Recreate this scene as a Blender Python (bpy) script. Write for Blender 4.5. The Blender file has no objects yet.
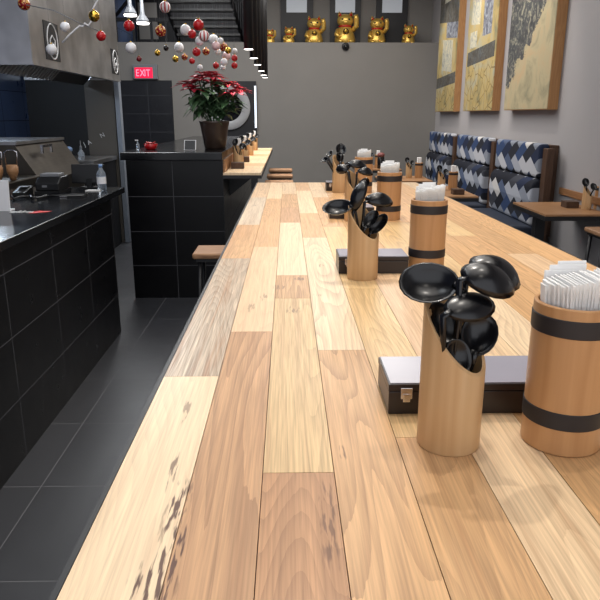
import bpy, bmesh, math, random
from mathutils import Vector, Matrix
random.seed(11)
SC = bpy.context.scene
COL = SC.collection
PI = math.pi
SC.view_settings.view_transform = 'Standard'
SC.view_settings.look = 'None'
SC.view_settings.gamma = 1
SC.view_settings.use_curve_mapping = False
SC.view_settings.exposure = 0.0


def S(r, g, b):
    f = lambda c: c / 12.92 if c <= .04045 else ((c + .055) / 1.055) ** 2.4
    return (f(r / 255), f(g / 255), f(b / 255), 1)


# ------------------------------------------------------------------ materials
class NT:
    """thin wrapper round a node tree"""
    def __init__(self, name):
        self.m = bpy.data.materials.new(name)
        self.m.use_nodes = True
        self.t = self.m.node_tree
        self.b = self.t.nodes['Principled BSDF']

    def n(self, kind, **kw):
        nd = self.t.nodes.new(kind)
        for k, v in kw.items():
            setattr(nd, k, v)
        return nd

    def put(self, sock, v):
        if isinstance(v, bpy.types.NodeSocket):
            self.t.links.new(v, sock)
        elif v is not None:
            sock.default_value = v

    def math(self, op, a, b=None, c=None):
        nd = self.n('ShaderNodeMath', operation=op)
        self.put(nd.inputs[0], a)
        if b is not None: self.put(nd.inputs[1], b)
        if c is not None: self.put(nd.inputs[2], c)
        return nd.outputs[0]

    def mix(self, f, a, b, blend='MIX'):
        nd = self.n('ShaderNodeMix', data_type='RGBA', blend_type=blend)
        self.put(nd.inputs[0], f); self.put(nd.inputs[6], a); self.put(nd.inputs[7], b)
        return nd.outputs[2]

    def noise(self, vec, scale, detail=2, rough=.5, dist=0):
        nd = self.n('ShaderNodeTexNoise')
        self.put(nd.inputs['Vector'], vec)
        nd.inputs['Scale'].default_value = scale
        nd.inputs['Detail'].default_value = detail
        nd.inputs['Roughness'].default_value = rough
        nd.inputs['Distortion'].default_value = dist
        return nd.outputs[0]

    def obj(self):
        return self.n('ShaderNodeTexCoord').outputs['Object']

    def xyz(self, vec):
        nd = self.n('ShaderNodeSeparateXYZ')
        self.put(nd.inputs[0], vec)
        return nd.outputs

    def comb(self, x, y, z):
        nd = self.n('ShaderNodeCombineXYZ')
        for i, v in enumerate((x, y, z)): self.put(nd.inputs[i], v)
        return nd.outputs[0]

    def ramp(self, f, stops, interp='LINEAR'):
        nd = self.n('ShaderNodeValToRGB')
        nd.color_ramp.interpolation = interp
        el = nd.color_ramp.elements
        while len(el) < len(stops): el.new(.5)
        for e, (p, c) in zip(el, stops):
            e.position = p; e.color = c
        self.put(nd.inputs[0], f)
        return nd.outputs[0]

    def bump(self, h, strength=.2, dist=.01):
        nd = self.n('ShaderNodeBump')
        nd.inputs['Strength'].default_value = strength
        nd.inputs['Distance'].default_value = dist
        self.put(nd.inputs['Height'], h)
        self.put(self.b.inputs['Normal'], nd.outputs[0])

    def set(self, color=None, rough=.5, metal=0, spec=.5, coat=0, emit=None, estr=0, alpha=None, trans=None):
        b = self.b.inputs
        self.put(b['Base Color'], color); self.put(b['Roughness'], rough)
        b['Metallic'].default_value = metal
        b['Specular IOR Level'].default_value = spec
        b['Coat Weight'].default_value = coat
        b['Coat Roughness'].default_value = .15
        if emit is not None:
            self.put(b['Emission Color'], emit); b['Emission Strength'].default_value = estr
        if trans: b['Transmission Weight'].default_value = trans
        return self.m


MATS = {}


def flat(name, col, rough=.5, var=.12, scale=20, **kw):
    """plain paint / plastic / metal with a slight mottling"""
    if name in MATS: return MATS[name]
    t = NT(name)
    nz = t.noise(t.obj(), scale, 3)
    d = tuple(c * (1 - var) for c in col[:3]) + (1,)
    l = tuple(min(1, c * (1 + var)) for c in col[:3]) + (1,)
    MATS[name] = t.set(t.mix(nz, d, l), rough, **kw)
    return MATS[name]


def tiles(name, col, grout, w, h, ou, ov, g=.004, rough=.35, plane='auto', var=.25, spec=.5):
    t = NT(name)
    p = t.xyz(t.obj())
    if plane == 'floor':
        u, v = p[0], p[1]
    else:
        nx = t.math('ABSOLUTE', t.xyz(t.n('ShaderNodeNewGeometry').outputs['Normal'])[0])
        nx = t.math('GREATER_THAN', nx, .5)
        u = t.math('ADD', t.math('MULTIPLY', p[0], t.math('SUBTRACT', 1.0, nx)), t.math('MULTIPLY', p[1], nx))
        v = p[2]
    out = []; ids = []
    for c, s, o in ((u, w, ou), (v, h, ov)):
        q = t.math('DIVIDE', t.math('SUBTRACT', c, o), s)
        fr = t.math('FRACT', q)
        d = t.math('MULTIPLY', t.math('MINIMUM', fr, t.math('SUBTRACT', 1.0, fr)), s)
        out.append(t.math('LESS_THAN', d, g / 2)); ids.append(t.math('FLOOR', q))
    m = t.math('MAXIMUM', *out)
    wn = t.n('ShaderNodeTexWhiteNoise', noise_dimensions='3D')
    t.put(wn.inputs[0], t.comb(ids[0], ids[1], 0.0))
    nz = t.noise(t.obj(), 9, 5, .6)
    k = t.math('ADD', t.math('MULTIPLY', t.math('SUBTRACT', wn.outputs[0], .5), var),
               t.math('MULTIPLY', t.math('SUBTRACT', nz, .5), var * 1.2))
    k = t.math('ADD', k, 1.0)
    sc = t.n('ShaderNodeVectorMath', operation='SCALE')
    sc.inputs[0].default_value = col[:3]; t.put(sc.inputs['Scale'], k)
    c = t.mix(m, sc.outputs[0], grout)
    r = t.math('ADD', t.math('MULTIPLY', m, .4), t.math('ADD', rough - .08, t.math('MULTIPLY', nz, .16)))
    t.bump(t.math('SUBTRACT', 1.0, m), .25, .002)
    return t.set(c, r, spec=spec)


def wood(name, light, dark, axis='Y', scale=1.0, rough=.45, rings=26, coat=0, spec=.4):
    """contour grain running along one axis"""
    t = NT(name)
    p = t.xyz(t.obj())
    st = {'X': (.12, 1, 1), 'Y': (1, .12, 1), 'Z': (1, 1, .12)}[axis]
    v = t.comb(*[t.math('MULTIPLY', p[i], st[i] * scale) for i in range(3)])
    n1 = t.noise(v, 5, 2, .45)
    g = t.math('SINE', t.math('MULTIPLY', n1, rings * 3))
    g = t.math('ADD', t.math('MULTIPLY', g, .25), .5)
    st2 = {'X': (4, 220, 220), 'Y': (220, 4, 220), 'Z': (220, 220, 4)}[axis]
    v2 = t.comb(*[t.math('MULTIPLY', p[i], st2[i]) for i in range(3)])
    n2 = t.noise(v2, 1, 2)
    f = t.math('ADD', t.math('MULTIPLY', g, .6), t.math('MULTIPLY', n2, .4))
    return t.set(t.mix(f, light, dark), rough, coat=coat, spec=spec)


def plank_mat():
    """planks with their own tint, seed and grain contrast (face attributes), streaks and knots where the boards have them"""
    t = NT('hickory_planks')
    tint = t.n('ShaderNodeAttribute', attribute_name='tint').outputs['Color']
    seed = t.n('ShaderNodeAttribute', attribute_name='seed').outputs['Fac']
    amp = t.n('ShaderNodeAttribute', attribute_name='amp').outputs['Fac']
    o = t.obj(); p = t.xyz(o)
    v = t.comb(t.math('ADD', t.math('MULTIPLY', p[0], 1.0), t.math('MULTIPLY', seed, 3.7)),
               t.math('ADD', t.math('MULTIPLY', p[1], .085), t.math('MULTIPLY', seed, 1.3)), seed)
    n1 = t.noise(v, 6.5, 2.2, .42, .15)
    jit = t.math('MULTIPLY', t.noise(t.comb(t.math('MULTIPLY', p[0], 160.0), t.math('MULTIPLY', p[1], 5.0), seed), 1, 2), .3)
    g = t.math('FRACT', t.math('ADD', t.math('MULTIPLY', n1, 46.0), jit))   # growth rings: sharp latewood edge, soft earlywood
    g = t.math('POWER', g, 2.0)
    n4 = t.noise(v, 3.0, 2, .5)
    g = t.math('MULTIPLY', g, t.math('MINIMUM', t.math('MAXIMUM', t.math('SUBTRACT', t.math('MULTIPLY', n4, 3.2), .95), .12), 1.0))
    v2 = t.comb(t.math('MULTIPLY', p[0], 420.0), t.math('ADD', t.math('MULTIPLY', p[1], 9.0), seed), seed)
    n2 = t.noise(v2, 1, 3)
    n2 = t.math('ADD', t.math('MULTIPLY', t.math('SUBTRACT', n2, .5), 2.2), .5)
    v5 = t.comb(t.math('MULTIPLY', p[0], 95.0), t.math('ADD', t.math('MULTIPLY', p[1], 2.2), seed), seed)
    n5 = t.noise(v5, 1, 5, .68, .5)                                  # long soft streaks
    n5 = t.math('ADD', t.math('MULTIPLY', t.math('SUBTRACT', n5, .5), 1.5), .5)
    n3 = t.noise(v, 4.0, 3, .6, .5)                                  # broad heartwood patches
    f = t.math('ADD', t.math('MULTIPLY', g, .26), t.math('ADD', t.math('MULTIPLY', n2, .34), t.math('MULTIPLY', n5, .58)))
    k = t.math('SUBTRACT', 1.24, t.math('MULTIPLY', f, t.math('ADD', .22, amp)))
    sc = t.n('ShaderNodeVectorMath', operation='SCALE')
    t.put(sc.inputs[0], tint); t.put(sc.inputs['Scale'], k)
    warm = t.math('MULTIPLY', t.math('MINIMUM', t.math('MAXIMUM', t.math('MULTIPLY', t.math('SUBTRACT', n5, .50), 4.0), 0.0), 1.0), t.math('MULTIPLY', amp, .42))
    c = t.mix(t.math('MULTIPLY', g, t.math('MULTIPLY', amp, .36)), sc.outputs[0], S(150, 98, 62))
    c = t.mix(warm, c, S(196, 142, 98))
    heart = t.math('MULTIPLY', t.math('MINIMUM', t.math('MAXIMUM', t.math('MULTIPLY', t.math('SUBTRACT', n3, .57), 5.0), 0.0), 1.0), t.math('MULTIPLY', amp, .6))
    c = t.mix(heart, c, S(184, 132, 92))
    # dark mineral streaks and knots: (x, y, half width, half length, strength)
    spots = [(-.118, .60, .009, .05, 1), (-.112, .52, .010, .05, 1), (-.136, .68, .004, .03, .8), (-.128, .47, .012, .04, 1),
             (-.145, .84, .004, .03, .6), (.066, .72, .006, .012, .7), (.012, 1.33, .012, .02, .6), (-.02, 1.52, .012, .016, .6),
             (.03, 1.6, .012, .016, .7), (.040, .58, .007, .06, .7), (.093, 1.75, .006, .014, .7), (.60, 2.5, .012, .09, .9),
             (-.055, 1.43, .006, .03, .5), (-.08, 1.35, .006, .03, .45), (-.15, 3.0, .006, .02, .8), (.07, 1.45, .008, .012, .4)]
    wob = t.noise(t.comb(t.math('MULTIPLY', p[0], 210.0), t.math('MULTIPLY', p[1], 24.0), 0.0), 1, 2, .5)
    tot = None
    for x, y, a, b, s in spots:
        dx = t.math('DIVIDE', t.math('SUBTRACT', p[0], x), a)
        dy = t.math('DIVIDE', t.math('SUBTRACT', p[1], y), b)
        d = t.math('SQRT', t.math('ADD', t.math('MULTIPLY', dx, dx), t.math('MULTIPLY', dy, dy)))
        e = t.math('SUBTRACT', t.math('MULTIPLY', wob, 2.6), d)
        e = t.math('MULTIPLY', t.math('MINIMUM', t.math('MAXIMUM', t.math('MULTIPLY', e, 1.6), 0.0), 1.0), s)
        tot = e if tot is None else t.math('MAXIMUM', tot, e)
    thr = t.math('MINIMUM', t.math('MAXIMUM', t.math('MULTIPLY', t.math('SUBTRACT', wob, .49), 12.0), 0.0), 1.0)
    c = t.mix(t.math('MULTIPLY', t.math('MULTIPLY', tot, thr), .95), c, S(84, 48, 32))
    rg = t.math('ADD', .30, t.math('MULTIPLY', n2, .12))
    t.bump(t.math('SUBTRACT', 1.0, t.math('MULTIPLY', f, .5)), .06, .002)
    return t.set(c, rg, spec=.35)


def fabric_mat():
    t = NT('geometric_upholstery')
    p = t.xyz(t.obj())
    W = .098
    py = t.math('MULTIPLY', p[1], -.62)
    mod = lambda a, b: t.math('SUBTRACT', a, t.math('MULTIPLY', t.math('FLOOR', t.math('DIVIDE', a, b)), b))
    u = t.math('DIVIDE', t.math('MULTIPLY', t.math('ADD', py, p[2]), .7071), W)
    v = t.math('DIVIDE', t.math('MULTIPLY', t.math('SUBTRACT', py, p[2]), .7071), W)
    i, j = t.math('FLOOR', u), t.math('FLOOR', v)
    m = mod(t.math('ADD', t.math('SUBTRACT', i, j), .5), 4.0)         # herringbone of 2:1 blocks
    hor = t.math('LESS_THAN', m, 2.0)
    m1 = t.math('MULTIPLY', t.math('GREATER_THAN', m, 1.0), hor)
    m2 = t.math('MULTIPLY', t.math('LESS_THAN', m, 3.0), t.math('SUBTRACT', 1.0, hor))
    wn = t.n('ShaderNodeTexWhiteNoise', noise_dimensions='3D')
    t.put(wn.inputs[0], t.comb(t.math('SUBTRACT', i, m1), t.math('SUBTRACT', j, m2), t.math('ADD', hor, 3.0)))
    A = t.ramp(wn.outputs[0], [(0, S(184, 186, 192)), (.30, S(132, 138, 150)), (.48, S(164, 168, 178)), (.70, S(200, 198, 196)), (.86, S(84, 96, 122))], 'CONSTANT')
    B = t.ramp(wn.outputs[0], [(0, S(36, 38, 46)), (.3, S(58, 76, 112)), (.46, S(48, 50, 58)), (.72, S(44, 52, 74)), (.9, S(64, 66, 74))], 'CONSTANT')
    c = t.mix(hor, A, B)
    nz = t.noise(t.obj(), 400, 2)
    t.bump(nz, .15, .002)
    return t.set(c, .9, spec=.15)


def painting_mat(name, kind):
    t = NT(name)
    p = t.xyz(t.obj())
    y, z = p[1], p[2]
    n1 = t.noise(t.obj(), 3.2, 6, .62, .8)
    n2 = t.noise(t.obj(), 11, 5, .7, 1.2)
    if kind == 3:                                                     # dark brushed mass over a sandy ground
        base = t.ramp(n1, [(.3, S(136, 132, 108)), (.5, S(176, 164, 132)), (.7, S(186, 158, 122))])
        edge = t.math('ADD', t.math('ADD', z, t.math('MULTIPLY', t.math('SUBTRACT', y, .5), .75)),
                      t.math('MULTIPLY', t.math('SUBTRACT', n1, .5), .9))
        lim = t.math('MULTIPLY', t.math('GREATER_THAN', edge, -.66), t.math('GREATER_THAN', y, -.47))
        dk = t.ramp(n2, [(.35, S(42, 46, 52)), (.52, S(74, 78, 82)), (.62, S(150, 146, 128))])
        c = t.mix(t.math('MULTIPLY', lim, .95), base, dk)
    else:                                                             # ochre collage with dark lettered band and pale paper patches
        base = t.ramp(n1, [(.32, S(128, 126, 100)), (.48, S(178, 156, 102)), (.66, S(160, 160, 142))])
        veins = t.n('ShaderNodeTexVoronoi', feature='DISTANCE_TO_EDGE')
        t.put(veins.inputs['Vector'], t.n('ShaderNodeTexCoord').outputs['Object']); veins.inputs['Scale'].default_value = 6
        lw = t.math('MULTIPLY', t.math('LESS_THAN', veins.outputs['Distance'], .035), t.math('LESS_THAN', z, -.42))
        c = t.mix(t.math('MULTIPLY', lw, .7), base, S(110, 92, 56))

        def rect(y0, y1, z0, z1, tilt=0.0):
            zz = t.math('SUBTRACT', z, t.math('MULTIPLY', y, tilt))
            a = t.math('MULTIPLY', t.math('GREATER_THAN', y, y0), t.math('LESS_THAN', y, y1))
            b = t.math('MULTIPLY', t.math('GREATER_THAN', zz, z0), t.math('LESS_THAN', zz, z1))
            return t.math('MULTIPLY', a, b)
        dark = t.ramp(n2, [(.4, S(40, 44, 52)), (.62, S(82, 86, 92))])
        pale = t.ramp(n2, [(.35, S(120, 128, 134)), (.5, S(178, 178, 166)), (.65, S(206, 196, 160))])
        blue = t.ramp(n2, [(.4, S(62, 72, 98)), (.6, S(150, 158, 170))])
        if kind == 2:
            L = [(-.6, .6, -.40, -.22, dark, -.04), (.2, .52, -.2, .0, pale, 0), (-.42, -.05, -.10, .32, blue, 0), (.1, .5, .05, .4, pale, .1),
                 (-.6, .0, .42, .8, dark, .1), (.1, .6, .45, 1.0, blue, 0)]
        else:
            L = [(-.6, .6, -.62, -.46, dark, -.04), (-.35, .3, -.4, .05, pale, .1), (-.6, .1, .08, .3, blue, .1), (-.6, .6, .3, 1.0, dark, .1),
                 (-.1, .3, .6, 1.0, pale, 0)]
        for y0, y1, z0, z1, cc, tl in L:
            c = t.mix(t.math('MULTIPLY', rect(y0, y1, z0, z1, tl), .88), c, cc)
    t.bump(n2, .2, .005)
    return t.set(c, .7, spec=.2)


def glow(name, col, strength):
    t = NT(name)
    return t.set(col, .5, emit=col, estr=strength)


M = dict(
    planks=plank_mat(),
    bamboo=wood('bamboo', S(216, 182, 138), S(188, 148, 102), 'Z', 3, .42, 12),
    holder=wood('bamboo_holder', S(204, 158, 110), S(172, 124, 80), 'Z', 3, .38, 12),
    band=flat('black_band', S(34, 30, 32), .55),
    box=flat('espresso_box', S(34, 26, 26), .3),
    lid=flat('pale_glossy_lid', S(160, 158, 170), .2, .05, spec=.6),
    metal=flat('chrome', S(205, 205, 210), .2, .05, metal=1),
    spoon=flat('black_melamine', S(15, 15, 18), .27, .2, spec=.5),
    paper=flat('white_paper', S(252, 251, 249), .8, .01),
    plastic=flat('black_plastic', S(13, 13, 15), .4),
    black=flat('black_powder_coat', S(24, 24, 27), .45),
    floor=tiles('charcoal_floor_tiles', S(50, 51, 55), S(92, 92, 95), .6, .58, -1.04, 1.27, .0045, .42, 'floor', .2),
    lc=tiles('black_wall_tiles', S(10, 10, 13), S(80, 80, 84), .584, .2865, .36, -.006, .005, .3, 'auto', .3, spec=.3),
    fc=tiles('black_counter_tiles', S(9, 9, 12), S(76, 76, 80), .6, .288, -.93, -.005, .005, .32, 'auto', .3, spec=.3),
    ktile=tiles('navy_kitchen_tiles', S(58, 76, 110), S(26, 36, 56), .6, .31, 0, .2, .008, .3, 'auto', .5),
    dtile=tiles('dark_back_tiles', S(26, 27, 32), S(52, 54, 60), .45, .3, -2.8, .02, .008, .4, 'auto', .3),
    stone=flat('black_stone', S(14, 15, 18), .16, .4, 60, spec=.35),
    steel=None, steel_dark=None,
    wall=flat('grey_plaster', S(128, 125, 121), .8, .05, 3),
    wallr=flat('grey_painted_wall', S(166, 163, 164), .75, .04, 3),
    ceil=flat('dark_ceiling', S(70, 70, 72), .9),
    rail=wood('oak_rail', S(166, 122, 82), S(126, 86, 54), 'Y', 2, .5),
    panel=wood('dark_walnut', S(92, 66, 48), S(58, 40, 30), 'Z', 2, .5),
    seatwood=wood('stool_wood', S(190, 146, 106), S(112, 76, 54), 'X', 3, .55, 30),
    tabwood=wood('side_table_wood', S(190, 146, 104), S(140, 96, 62), 'X', 2, .4),
    frame=wood('pine_frame', S(196, 148, 98), S(158, 112, 70), 'Z', 2, .5),
    fabric=fabric_mat(),
    navy=flat('navy_vinyl', S(38, 46, 62), .5),
    gold=flat('gold_paint', S(226, 184, 92), .36, .35, 18, metal=.6),
    red=flat('red_gloss', S(186, 24, 30), .22),
    whiteb=flat('white_gloss', S(235, 234, 236), .3, .04),
    goldb=flat('gold_bauble', S(206, 166, 70), .18, .1, metal=1),
    darkred=flat('dark_red_bauble', S(110, 14, 24), .2),
    pinkb=flat('pale_pink_bauble', S(226, 188, 188), .3),
    blackb=flat('black_bauble', S(24, 22, 22), .2),
    leaf=flat('poinsettia_leaf', S(62, 92, 58), .5, .4, 30),
    bract=flat('poinsettia_bract', S(176, 30, 52), .55, .35, 30),
    pot=flat('bronze_pot', S(62, 48, 40), .35, .2),
    soil=flat('dark_soil', S(40, 30, 24), .95),
    clear=None, blue=flat('pale_blue_plastic', S(120, 152, 196), .35),
    grey=flat('mid_grey_plastic', S(120, 122, 126), .4),
    greyp=flat('taupe_panel', S(92, 87, 80), .6, .08, 3),
    door=flat('black_frame_paint', S(26, 26, 30), .5),
    lamp=glow('lamp_glow', (1, .96, .9, 1), 6),
    led=glow('led_glow', (.8, .9, 1, 1), 1.4),
    exitface=glow('exit_face', S(250, 20, 70), .75),
    exitletter=glow('exit_letters', S(255, 150, 178), .9),
    pane=glow('backlit_pane', S(190, 196, 204), .22),
    whiteink=flat('white_ink', S(225, 225, 225), .6, .02),
    redink=flat('red_ink', S(200, 50, 40), .6, .1),
)


def steel(name, col, rough):
    t = NT(name)
    p = t.xyz(t.obj())
    nz = t.noise(t.comb(t.math('MULTIPLY', p[0], 3.0), t.math('MULTIPLY', p[1], 3.0), t.math('MULTIPLY', p[2], 160.0)), 1, 3)
    pn = t.noise(t.obj(), 2.0, 3, .6)
    c = t.mix(t.math('MINIMUM', t.math('MAXIMUM', t.math('MULTIPLY', t.math('SUBTRACT', pn, .38), 4.0), 0.0), 1.0), tuple(v * .6 for v in col[:3]) + (1,), col)  # uneven sheen put into the colour as lighter and darker blotches
    r = t.math('ADD', rough - .08, t.math('MULTIPLY', nz, .18))
    return t.set(c, r, metal=1)


M['steel'] = steel('brushed_steel', S(214, 212, 212), .34)
M['steel_dark'] = steel('dark_steel', S(104, 99, 92), .42)
_t = NT('clear_plastic'); M['clear'] = _t.set(S(220, 232, 245), .08, trans=.8)
_t = NT('striped_bauble'); _p = _t.xyz(_t.obj())
_a = _t.math('FRACT', _t.math('MULTIPLY', _t.math('ARCTAN2', _p[1], _p[0]), 8 / (2 * PI)))
M['striped'] = _t.set(_t.mix(_t.math('LESS_THAN', _a, .4), S(232, 226, 226), S(178, 40, 46)), .3)
_t = NT('red_gold_bauble'); _n = _t.noise(_t.obj(), 55, 2)
M['redgold'] = _t.set(_t.mix(_t.math('GREATER_THAN', _n, .54), S(140, 20, 24), S(222, 168, 90)), .25)


# ------------------------------------------------------------------ mesh builder
class MB:
    def __init__(self):
        self.v = []; self.f = []; self.mi = []; self.sm = []; self.cur = 0

    def add(self, vs, fs, smooth=False, mtx=None):
        o = len(self.v)
        for p in vs:
            p = Vector(p)
            self.v.append(mtx @ p if mtx else p)
        for f in fs:
            self.f.append([i + o for i in f]); self.mi.append(self.cur); self.sm.append(smooth)
        return self

    def box(self, x0, x1, y0, y1, z0, z1, mtx=None):
        vs = [(x, y, z) for z in (z0, z1) for y in (y0, y1) for x in (x0, x1)]
        return self.add(vs, [(0, 2, 3, 1), (4, 5, 7, 6), (0, 1, 5, 4), (2, 6, 7, 3), (0, 4, 6, 2), (1, 3, 7, 5)], False, mtx)

    def prism(self, poly, axis, a0, a1, mtx=None):
        """polygon extruded along an axis; poly given in the two other axes"""
        n = len(poly)
        mk = {'Z': lambda u, v, a: (u, v, a), 'Y': lambda u, v, a: (u, a, v), 'X': lambda u, v, a: (a, u, v)}[axis]
        vs = [mk(u, v, a0) for u, v in poly] + [mk(u, v, a1) for u, v in poly]
        fs = [tuple(range(n))[::-1], tuple(range(n, 2 * n))] + [(i, (i + 1) % n, n + (i + 1) % n, n + i) for i in range(n)]
        return self.add(vs, fs, False, mtx)

    def lathe(self, prof, n=24, mtx=None, smooth=True, cap=True):
        vs = []; fs = []
        for r, z in prof:
            vs += [(max(r, 1e-5) * math.cos(2 * PI * i / n), max(r, 1e-5) * math.sin(2 * PI * i / n), z) for i in range(n)]
        for k in range(len(prof) - 1):
            for i in range(n):
                j = (i + 1) % n
                fs.append((k * n + i, k * n + j, (k + 1) * n + j, (k + 1) * n + i))
        if cap and prof[0][0] > 1e-4: fs.append(tuple(range(n))[::-1])
        if cap and prof[-1][0] > 1e-4: fs.append(tuple(range((len(prof) - 1) * n, len(prof) * n)))
        return self.add(vs, fs, smooth, mtx)

    def ball(self, c, r, n=14, m=8, mtx=None):
        if not hasattr(r, '__len__'): r = (r, r, r)
        vs = [(c[0] + r[0] * math.sin(PI * k / m) * math.cos(2 * PI * i / n), c[1] + r[1] * math.sin(PI * k / m) * math.sin(2 * PI * i / n),
               c[2] - r[2] * math.cos(PI * k / m)) for k in range(1, m) for i in range(n)]
        vs += [(c[0], c[1], c[2] - r[2]), (c[0], c[1], c[2] + r[2])]
        fs = []
        for k in range(m - 2):
            for i in range(n):
                j = (i + 1) % n
                fs.append((k * n + i, k * n + j, (k + 1) * n + j, (k + 1) * n + i))
        b, tp = (m - 1) * n, (m - 1) * n + 1
        for i in range(n):
            j = (i + 1) % n
            fs.append((b, j, i)); fs.append(((m - 2) * n + i, (m - 2) * n + j, tp))
        return self.add(vs, fs, True, mtx)

    def tube(self, pts, r, n=8, flatten=None, closed=False):
        pts = [Vector(p) for p in pts]
        N = len(pts)
        rs = r if hasattr(r, '__len__') else [r] * N
        up = Vector((0, 0, 1)); vs = []; fs = []; prev = None
        for k, p in enumerate(pts):
            a = pts[(k - 1) % N] if (closed or k) else p
            b = pts[(k + 1) % N] if (closed or k < N - 1) else p
            d = (b - a).normalized()
            if prev is None:
                s = d.cross(up)
                if s.length < 1e-3: s = d.cross(Vector((1, 0, 0)))
            else:
                s = prev - d * prev.dot(d)
            s.normalize(); prev = s
            w = d.cross(s)
            for i in range(n):
                an = 2 * PI * i / n
                vs.append(p + s * math.cos(an) * rs[k] + w * math.sin(an) * rs[k] * (flatten or 1))
        for k in range(N if closed else N - 1):
            for i in range(n):
                j = (i + 1) % n; k2 = (k + 1) % N
                fs.append((k * n + i, k * n + j, k2 * n + j, k2 * n + i))
        if not closed:
            fs.append(tuple(range(n))[::-1]); fs.append(tuple(range((N - 1) * n, N * n)))
        return self.add(vs, fs, True)

    def build(self, name, mats, parent=None, loc=(0, 0, 0), bevel=0, seg=2, solid=0):
        me = bpy.data.meshes.new(name)
        me.from_pydata([tuple(p) for p in self.v], [], self.f)
        if not isinstance(mats, (list, tuple)): mats = [mats]
        for m in mats: me.materials.append(m)
        me.polygons.foreach_set('material_index', self.mi)
        me.polygons.foreach_set('use_smooth', self.sm)
        bm = bmesh.new(); bm.from_mesh(me)
        bmesh.ops.recalc_face_normals(bm, faces=bm.faces)
        bm.to_mesh(me); bm.free()
        o = bpy.data.objects.new(name, me)
        COL.objects.link(o)
        o.location = loc
        if parent: o.parent = parent
        if solid:
            md = o.modifiers.new('solid', 'SOLIDIFY'); md.thickness = solid; md.offset = 0
        if bevel:
            md = o.modifiers.new('bevel', 'BEVEL'); md.width = bevel; md.segments = seg; md.limit_method = 'ANGLE'; md.angle_limit = .6
        return o


def tag(o, label, cat, group=None):
    o['label'] = label; o['category'] = cat
    if group: o['group'] = group
    return o


def thing(name, label, cat, loc=(0, 0, 0), group=None, rz=0):
    o = bpy.data.objects.new(name, None)
    COL.objects.link(o)
    o.location = loc; o.rotation_euler = (0, 0, rz); o.empty_display_size = .05
    return tag(o, label, cat, group)


def dup(root, loc, label=None, rz=None, scale=None, group=None):
    r = root.copy(); COL.objects.link(r); r.location = loc
    if rz is not None: r.rotation_euler = (0, 0, rz)
    if scale: r.scale = (scale,) * 3 if not hasattr(scale, '__len__') else scale
    if label: r['label'] = label
    if group: r['group'] = group
    for ch in list(root.children):
        c = ch.copy(); COL.objects.link(c); c.parent = r
        for g in list(ch.children):
            d = g.copy(); COL.objects.link(d); d.parent = c
    return r


def struct(name, mb, m, **kw):
    o = mb.build(name, m, **kw)
    if not o.parent: o['kind'] = 'structure'
    return o


def set_planks(me, att):
    for nm, ty in (('tint', 'FLOAT_COLOR'), ('seed', 'FLOAT'), ('amp', 'FLOAT')):
        me.attributes.new(nm, ty, 'FACE')
    for i, (c, sd, am) in enumerate(att):
        me.attributes['tint'].data[i].color = c
        me.attributes['seed'].data[i].value = sd
        me.attributes['amp'].data[i].value = am


# ------------------------------------------------------------------ the setting
XW, YB, ZL = 2.56, 11.60, 2.665            # right wall, back wall, ledge height
ZC = 3.9
struct('floor', MB().box(-3.1, XW + .1, -1.6, 14.2, -.1, 0), M['floor'])
struct('ceiling', MB().box(-3.1, XW + .1, -1.6, 14.2, ZC, ZC + .1), M['ceil'])
struct('wall_right', MB().box(XW, XW + .1, -1.6, 14.2, 0, ZC), M['wallr'])
struct('wall_left', MB().box(-3.1, -3.0, -1.6, 14.2, 0, ZC), M['ktile'])
struct('wall_back', MB().box(-3.0, XW, YB, YB + .12, 0, ZL), M['wall'])
struct('floor_mezzanine', MB().box(-3.0, XW, YB + .12, 14.1, ZL - .2, ZL), M['door'])
struct('wall_upper', MB().box(-.62, XW, 12.25, 12.35, ZL, ZC), M['wall'])
struct('wall_mezzanine', MB().box(-3.0, XW, 14.1, 14.2, ZL, ZC), M['door'])
struct('wall_kitchen', MB().box(-3.0, -2.33, 7.9, 8.0, 0, ZC), flat('black_wall_paint', S(14, 13, 14), .6))
o = struct('wall_partition', MB().box(-2.33, -2.0, 7.9, 8.0, 0, ZC), M['greyp'])
struct('trim_1', MB().box(XW - .022, XW, 1.0, 6.08, .79, .85), M['rail'], bevel=.003)
struct('trim_2', MB().box(-1.985, -1.93, 7.88, 7.98, 0, 1.95), flat('pale_grey_post', S(136, 144, 156), .4), bevel=.004)
# black doorway panels let into the back wall
struct('door_1', MB().box(-2.82, -1.94, YB - .03, YB, 0, 2.06), M['dtile'])
struct('door_2', MB().box(-1.2, -.52, YB - .03, YB, 0, 2.05), M['door'])
# tall black windows behind the ledge
for k, (x0, x1, a0, a1) in enumerate(((-.10, .46, .0, .355), (.76, 1.29, .845, 1.19), (1.56, 2.11, 1.66, 2.01))):
    b = MB().box(x0, a0, 12.20, 12.25, ZL, ZC).box(a1, x1, 12.20, 12.25, ZL, ZC).box(a0, a1, 12.20, 12.25, ZL, 3.21)
    o = struct('window_%d' % (k + 1), b, M['door'])
    MB().box(a0, a1, 12.215, 12.235, 3.21, ZC).build('pane', M['pane'], o)

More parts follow.
